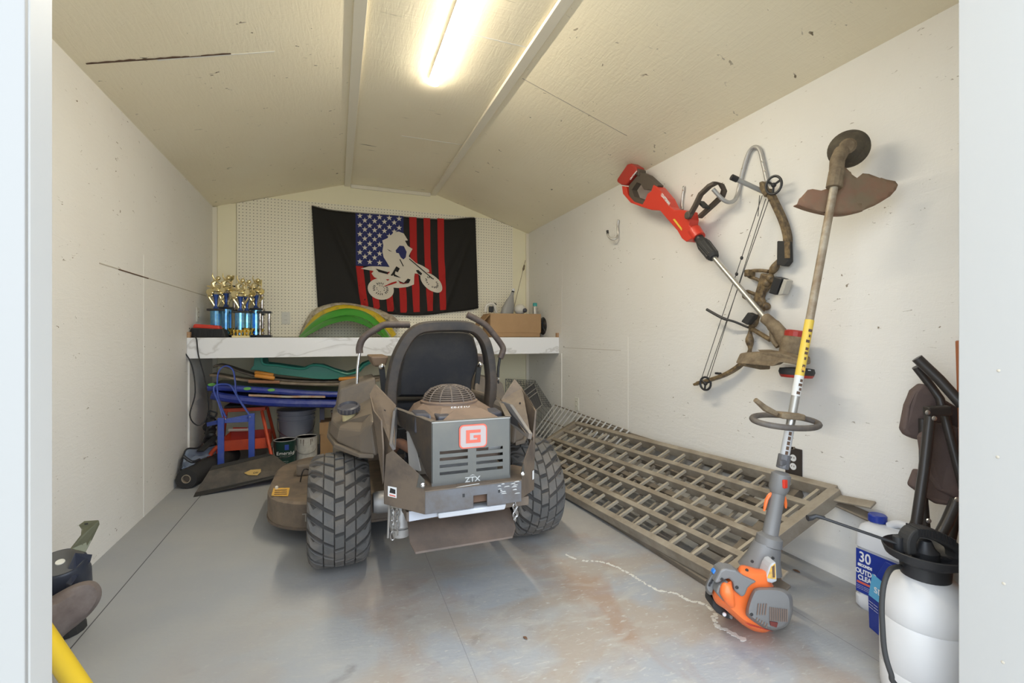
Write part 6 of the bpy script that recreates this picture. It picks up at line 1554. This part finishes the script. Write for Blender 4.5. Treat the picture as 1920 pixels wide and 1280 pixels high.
MB().prism([(lx - .0014, 1.09, .07), (lx - .0014, 1.02, .07), (lx - .0014, 1.02, .16), (lx - .0014, 1.06, .16)], (-.0006, 0, 0)).build('pale_blue_panel', mat('sky_blue_print', (.10, .38, .65), .4), jg)
# blue pouch in front of the jug
ppo = thing('refill_pouch', 'blue pouch with a sky-blue panel standing between the jug and the pump sprayer', 'pouch', (1.80, 1.04, 0))
pA, pB = Vector((1.772, 1.095, 0)), Vector((1.71, .955, 0)); pn = Vector((-(pB - pA).y * -1, -(pB - pA).x, 0)).normalized()
pd_ = (pB - pA).normalized(); pn = Vector((-pd_.y, pd_.x, 0));
if pn.x > 0: pn = -pn
def pz(f, z, o=0.0): return pA.lerp(pB, f) + Vector((0, 0, z)) + pn * o
MB().loft([[pz(0, 0, 0), pz(1, 0, 0), pz(1, 0, -.07), pz(0, 0, -.07)], [pz(.0, .12, .004), pz(1, .12, .004), pz(1, .12, -.06), pz(.0, .12, -.06)], [pz(.18, .21, -.012), pz(.98, .21, -.012), pz(.98, .21, -.040), pz(.18, .21, -.040)], [pz(.28, .255, -.024), pz(.92, .265, -.024), pz(.92, .265, -.028), pz(.28, .255, -.028)]]).build('pouch_body', M['blue_lab'], ppo, .003)
MB().prism([pz(.06, .12, .006), pz(.95, .12, .006), pz(.95, .185, -.004), pz(.06, .195, -.006)], pn * .0015).build('sky_blue_panel', mat('sky_blue_panel', (.12, .42, .68), .4), ppo)
text('spon', 'pouch_lettering', .046, pz(.48, .155, .0035), pd_, (0, 0, 1), M['white_ink'], ppo)
for k, z in enumerate((.10, .09, .08)): text('—— ——', 'small_print', .010, pz(.20, z, .0062), pd_, (0, 0, 1), M['white_ink'], ppo)

# ---------------------------------------------------------------- pump sprayer
SPC = P(1735, 1300, zc=1.33); sc0 = Vector((SPC.x, SPC.y, 0))
spr = thing('pump_sprayer', 'white garden pump sprayer with a black funnel top and hose, in the front right corner', 'sprayer', sc0)
M['tank'] = mat('milky_white_tank', (.66, .65, .64), .42)
MB().lathe([(.06, .0), (.100, .004), (.103, .02), (.104, .075), (.101, .082), (.104, .09), (.105, .22), (.101, .226), (.105, .234), (.102, .275), (.090, .315), (.070, .342), (.055, .350), (.052, .36)], sc0, seg=40).build('tank', M['tank'], spr, smooth=True)
MB().lathe([(.056, .345), (.058, .375), (.060, .385), (.092, .403), (.100, .425), (.097, .427), (.088, .410), (.055, .395), (.02, .394)], sc0, seg=36).build('black_funnel', M['black'], spr, smooth=True)
MB().lathe([(.030, .39), (.032, .42), (.022, .43), (.014, .45)], sc0, seg=20).build('pump_neck', M['black'], spr, smooth=True)
hd = Vector((CY, -SY, 0)); hv = Vector((SY, CY, 0))
hA = sc0 + hd * -.062 + Vector((0, 0, .475)); hB = sc0 + hd * .062 + Vector((0, 0, .445)); 
hA = sc0 + hd * -.052 + Vector((0, 0, .466)); hB = sc0 + hd * .085 + Vector((0, 0, .425))
MB().band(smoothpath([hA + Vector((0, 0, -.05)), hA + Vector((0, 0, -.01)), hA + hd * .02 + Vector((0, 0, .012)), hA.lerp(hB, .5) + Vector((0, 0, .022)), hB + hd * -.01 + Vector((0, 0, .010)), hB + Vector((0, 0, -.02)), hB + Vector((-.01, 0, -.045))], 4), .040, .026, hv).build('pump_handle', M['black_soft'], spr, .005)
rb = MB()
for k in range(13):
    c = hA.lerp(hB, .12 + k * .062) + Vector((0, 0, .020 + .008 * math.sin(k / 12 * math.pi))); rb.obox(c, (.004, .044, .020), Matrix.Rotation(-YAW, 3, 'Z'))
rb.build('handle_ribs', M['black'], spr)
MB().beam(hA + Vector((0, 0, -.045)), hB + Vector((-.01, 0, -.035)), .028, .014).build('handle_lower_bar', M['black'], spr, .004)
MB().tube([sc0 - hv * .105 + hd * .02 + Vector((0, 0, .345)), sc0 - hv * .112 + hd * .02 + Vector((0, 0, .315))], .013, 12).build('pressure_valve', M['black'], spr)
rp = sc0 - hv * .118 + hd * .018 + Vector((0, 0, .275))
MB().tube([rp + (hd * math.cos(a) + Vector((0, 0, 1)) * math.sin(a)) * .018 for a in [k * math.pi / 8 for k in range(17)]], .0012, 6).build('key_ring', M['chain'], spr)
MB().beam(rp + hd * .004 + Vector((0, 0, -.016)), rp + hd * .075 + hv * .02 + Vector((0, 0, -.115)), .003, .028, hd).build('black_strap', M['black_soft'], spr, .001)
MB().tube([rp + Vector((0, 0, .03)), rp + Vector((0, 0, .003))], .005, 8).build('ring_lug', M['tank'], spr)
JC = crop(1540, 900, .2968)
hose = smoothpath([JC(500, 545, zc=1.34), JC(440, 560, zc=1.27), JC(400, 640, zc=1.24), JC(383, 760, zc=1.23), JC(385, 900, zc=1.22), JC(400, 1080, zc=1.21), JC(440, 1220, zc=1.20), JC(490, 1310, zc=1.20)] + [sc0 - hv * .14 + Vector((-.06, 0, .02)), sc0 - hv * .155 + hd * .0 + Vector((0, 0, .012)), sc0 - hv * .14 + hd * .09 + Vector((0, 0, .03)), sc0 + hd * .15 + Vector((0, 0, .06))], 6)
MB().tube(hose, .0065, 10).build('black_hose', M['black_soft'], spr, smooth=True)
wA = HL(577, 668, zc=1.40); wA = P(1514, 971, zc=1.42); wB = P(1694, 1023, zc=1.33)
MB().tube([P(1540, 970, zc=1.41), wB], .0042, 10).build('spray_wand', M['black'], spr, smooth=True)
MB().tube([wA, wA + (P(1522, 970, zc=1.42) - wA), P(1530, 967, zc=1.415), P(1546, 971, zc=1.41)], [.009, .008, .006, .006], 12).build('spray_nozzle', M['black'], spr, smooth=True)
MB().tube([P(1684, 1005, zc=1.34), P(1686, 1040, zc=1.34)], .013, 12).build('wand_grip_end', M['black'], spr, smooth=True)

# ---------------------------------------------------------------- folded camping chair
fc = thing('camping_chair', 'folded brown camping chair with black tube legs leaning in the right front corner', 'chair', (1.80, .93, 0))
RC = crop(1480, 640, .5)
M['chair_tube'] = mat('black_brown_tube', (.035, .030, .027), .4)
M['chair_cloth'] = mat('dark_brown_canvas', (.115, .080, .070), .8, dust=(.15, .105, .09), amount=.4, scale=5, bump=.2, bscale=120)
def RP(x, y, zc): return RC(x, y, zc=zc)
def ctube(name, pts, r=.0125, par=None, m=None):
    return MB().tube([RP(*p_) for p_ in pts], r, 12).build(name, m or M['chair_tube'], par or fc, smooth=True)
ctube('arm_tube', [(478, 62, 1.60), (560, 140, 1.57), (650, 240, 1.52)], .0165)
ctube('arm_tube', [(475, 95, 1.63), (530, 165, 1.62), (565, 215, 1.60), (580, 270, 1.58), (640, 500, 1.55), (655, 560, 1.54)], .013)
ctube('leg', [(528, 275, 1.55), (505, 480, 1.53), (475, 690, 1.51), (465, 725, 1.51)], .0150)
ctube('leg_sleeve', [(480, 680, 1.51), (463, 728, 1.51)], .0180)
ctube('leg', [(500, 290, 1.62), (505, 600, 1.62), (518, 750, 1.62), (530, 960, 1.60)], .012)
ctube('leg', [(628, 595, 1.50), (590, 680, 1.49), (520, 810, 1.47), (400, 905, 1.47)], .0165)
ctube('leg', [(632, 600, 1.58), (610, 710, 1.57), (590, 820, 1.56), (570, 960, 1.56)], .015)
MB().beam(RP(510, 262, 1.55), RP(600, 258, 1.545), .03, .032).build('hinge_bracket', M['chair_tube'], fc, .006)
for x, y in ((518, 266), (543, 288), (628, 592), (522, 672)):
    MB().lathe([(.008, 0), (.007, .003), (.003, .005)], RP(x, y, 1.515 if y < 400 else 1.475), -vsd, 12).build('rivet', M['chain'], fc)
def cloth(polyz, name):
    """folded fabric: front outline with thickness and soft bends"""
    pts = [RP(*p_) for p_ in polyz]
    return MB().prism(pts, vsd * .03).build(name, M['chair_cloth'], fc, .010, seg=3)
cloth([(508, 155, 1.62), (470, 185, 1.63), (450, 240, 1.63), (430, 330, 1.64), (445, 355, 1.64), (490, 372, 1.63), (560, 360, 1.62), (640, 330, 1.60), (640, 250, 1.60), (560, 200, 1.61)], 'canvas_top')
cloth([(500, 360, 1.60), (540, 300, 1.59), (640, 320, 1.58), (650, 600, 1.57), (560, 560, 1.59), (520, 500, 1.60)], 'canvas_middle')
cloth([(485, 480, 1.61), (460, 545, 1.62), (510, 580, 1.60), (560, 612, 1.59), (650, 625, 1.58), (650, 560, 1.58), (545, 500, 1.60)], 'canvas_lower')
# orange-brown board behind the chair
ob = MB().hexa([(1.93, .70, 0), (2.010, .70, 0), (2.010, .935, 0), (1.93, .90, 0), (1.985, .70, 1.02), (2.013, .70, 1.02), (2.013, .955, 1.02), (1.99, .955, 1.02)]).build('leaning_board', mat('terracotta_orange_board', (.36, .12, .045), .6), bevel=.004)
tag(ob, 'terracotta orange board leaning on the right wall behind the folded chair', 'board')

# ================================================================ LEFT FRONT CORNER
LC = crop(0, 940, .265625)
bt_ = thing('blade_housing', 'black plastic round tool housing with an olive blade by the left wall', 'tool', (-.90, 1.93, 0))
hcn = LC(425, 430, zc=1.53); ax_ = Vector((.10, -.35, 1)).normalized()
MB().lathe([(.012, .0), (.064, .0), (.068, -.006), (.070, -.030), (.076, -.05), (.076, -.11), (.05, -.12)], hcn, ax_, 34).build('round_housing', mat('blue_black_plastic', (.03, .035, .05), .35), bt_, smooth=True)
MB().lathe([(.060, .001), (.012, .0015)], hcn, ax_, 30).build('dusty_disc', mat('dusty_grey_disc', (.10, .10, .10), .6), bt_)
MB().lathe([(.013, .0005), (.012, .004), (.008, .004)], hcn, ax_, 18).build('centre_hub', M['ivory'], bt_)
MB().prism([LC(530, 360, zc=1.53), LC(655, 372, zc=1.58), LC(640, 420, zc=1.58), LC(600, 480, zc=1.56), LC(540, 540, zc=1.52), LC(500, 590, zc=1.50), LC(440, 560, zc=1.50)], (-.02, .01, -.05)).build('flared_guard', mat('blue_black_guard', (.03, .035, .055), .35), bt_, .004)
MB().prism([LC(500, 335, zc=1.54), LC(575, 240, zc=1.56), LC(580, 200, zc=1.57), (LC(560, 170, zc=1.57)), LC(600, 140, zc=1.58), LC(700, 133, zc=1.59), LC(705, 160, zc=1.59), LC(650, 270, zc=1.58), LC(605, 360, zc=1.56)], (-.004, .004, .001)).build('olive_blade', mat('olive_grey_metal', (.135, .135, .085), .45, .4), bt_, .002)
MB().prism([LC(595, 155, zc=1.569), LC(620, 150, zc=1.569), LC(618, 162, zc=1.569), LC(596, 164, zc=1.569)], (.001, -.001, 0)).build('blade_slot', M['black'], bt_)
MB().tube([hcn + Vector((-.01, .0, -.10)), (hcn.x - .035, hcn.y + .12, .0)], [.045, .055], 16).build('lower_body', M['black_soft'], bt_)
# brown padded seat
bs_ = thing('padded_cushion', 'worn brown suede-like cushion lying by the left door post', 'cushion', (-.85, 1.72, 0))
cc = LC(400, 800, zc=1.44)
tipd = (LC(700, 640, zc=1.50) - LC(370, 880, zc=1.43)).normalized()
Rz = Matrix.Rotation(math.radians(8), 3, 'Z') @ Matrix.Rotation(math.radians(-16), 3, 'Y')
sil = closed([(250, 730), (330, 690), (450, 620), (560, 570), (650, 558), (700, 585), (720, 640), (700, 710), (640, 790), (560, 860), (470, 930), (380, 1010), (280, 1060), (200, 950)], 3)
cxm = sum(p_[0] for p_ in sil) / len(sil); cym = sum(p_[1] for p_ in sil) / len(sil)
def cz_(x): return 1.44 + (x - 400) * .00016
rings = []
for k, dd_ in ((.55, -.030), (.85, -.018), (.97, 0), (1, .02), (.97, .05), (.8, .07), (.4, .08)):
    rings.append([LC(cxm + (x - cxm) * k, cym + (y - cym) * k, zc=cz_(x) + dd_) for x, y in sil])
MB().loft(rings).build('cushion_pad', mat('worn_brown_suede', (.125, .095, .085), .8, dust=(.20, .165, .15), amount=.5, scale=7, bump=.2, bscale=40), bs_, smooth=True)
MB().tube([LC(360, 1000, zc=1.50), LC(380, 1120, zc=1.50), Vector((LC(380, 1120, zc=1.50).x, LC(380, 1120, zc=1.50).y, .0))], .02, 10).build('orange_brown_foot', mat('orange_brown_wood', (.40, .20, .08), .6), bs_)
yp = thing('yellow_pole', 'thick bright yellow pole leaning on the floor inside the left door post', 'pole', P(170, 1330, Z=.0))
a = LC(570, 1330, zc=1.24); b = LC(280, 890, zc=1.36); d = (a - b).normalized()
MB().tube([b - d * .15, b, a, a + d * .03], .0255, 18).build('pole_tube', mat('bright_yellow_paint', (.80, .56, .03), .35), yp, smooth=True)
MB().tube([a + d * .025, a + d * .055], .027, 18).build('pole_end_cap', M['black'], yp)

# ================================================================ MARKS AND LITTER ON THE FLOOR
spm = mat('dried_white_filler', (.62, .60, .54), .8)
KC = crop(1000, 900, .29688)
def trail(pts, w, name, label, seed):
    r_ = random.Random(seed); mb = MB(); path = smoothpath([KC(x, y, Z=0.0004) for x, y in pts], 7)
    for i in range(len(path) - 1):
        a, b = path[i], path[i + 1]; d = (b - a); nn = Vector((-d.y, d.x, 0)).normalized()
        for k in range(2):
            c = a.lerp(b, r_.random()) + nn * r_.uniform(-w, w) * .6; s_ = r_.uniform(.35, 1) * w
            n_p = 6; mb.prism([c + Vector((math.cos(q * math.pi / 3) * s_ * r_.uniform(.6, 1.5), math.sin(q * math.pi / 3) * s_ * r_.uniform(.5, 1.2), 0)) for q in range(n_p)], (0, 0, r_.uniform(.0006, .0018)))
    return tag(mb.build(name, spm), label, 'spill', kind='stuff')
trail([(205, 470), (235, 485), (265, 498)], .006, 'dried_spill', 'short white crust at the start of the spill behind the right tyre', 1)
trail([(305, 510), (400, 512), (480, 530), (560, 565), (640, 610), (720, 660), (800, 700), (900, 715), (980, 760), (1060, 775), (1130, 820)], .007, 'dried_spill', 'long crooked white crust line on the floor left of the orange trimmer', 2)
trail([(1140, 840), (1160, 920), (1230, 950), (1300, 990), (1330, 1010)], .010, 'dried_spill', 'white crust patch under the orange trimmer engine', 3)
lf = mat('dry_brown_leaf', (.17, .085, .045), .8)
def leaf(u, v, s_, label):
    c = P(u, v, Z=.001); r_ = random.Random(int(u)); a = r_.uniform(0, 6); mb = MB()
    pts = [c + Vector((math.cos(a) * x * s_ - math.sin(a) * y * s_, math.sin(a) * x * s_ + math.cos(a) * y * s_, .003 * abs(y) * 2 + .001)) for x, y in ((-1, 0), (-.5, .4), (.1, .5), (.7, .3), (1.1, 0), (.6, -.35), (0, -.5), (-.6, -.3))]
    mb.prism(pts, (0, 0, .0015)); return tag(mb.build('dry_leaf', lf), label, 'leaf', 'dry leaves on the floor')
leaf(1513, 1048, .022, 'reddish dry leaf beneath the hook lips of the ramp')
leaf(1493, 1071, .016, 'dark dry leaf on the floor between the ramp end and the wall')
leaf(1583, 1079, .013, 'small dry leaf on the floor beside the white jug')
leaf(985, 1197, .010, 'tiny pale scrap on the floor in front of the mower')
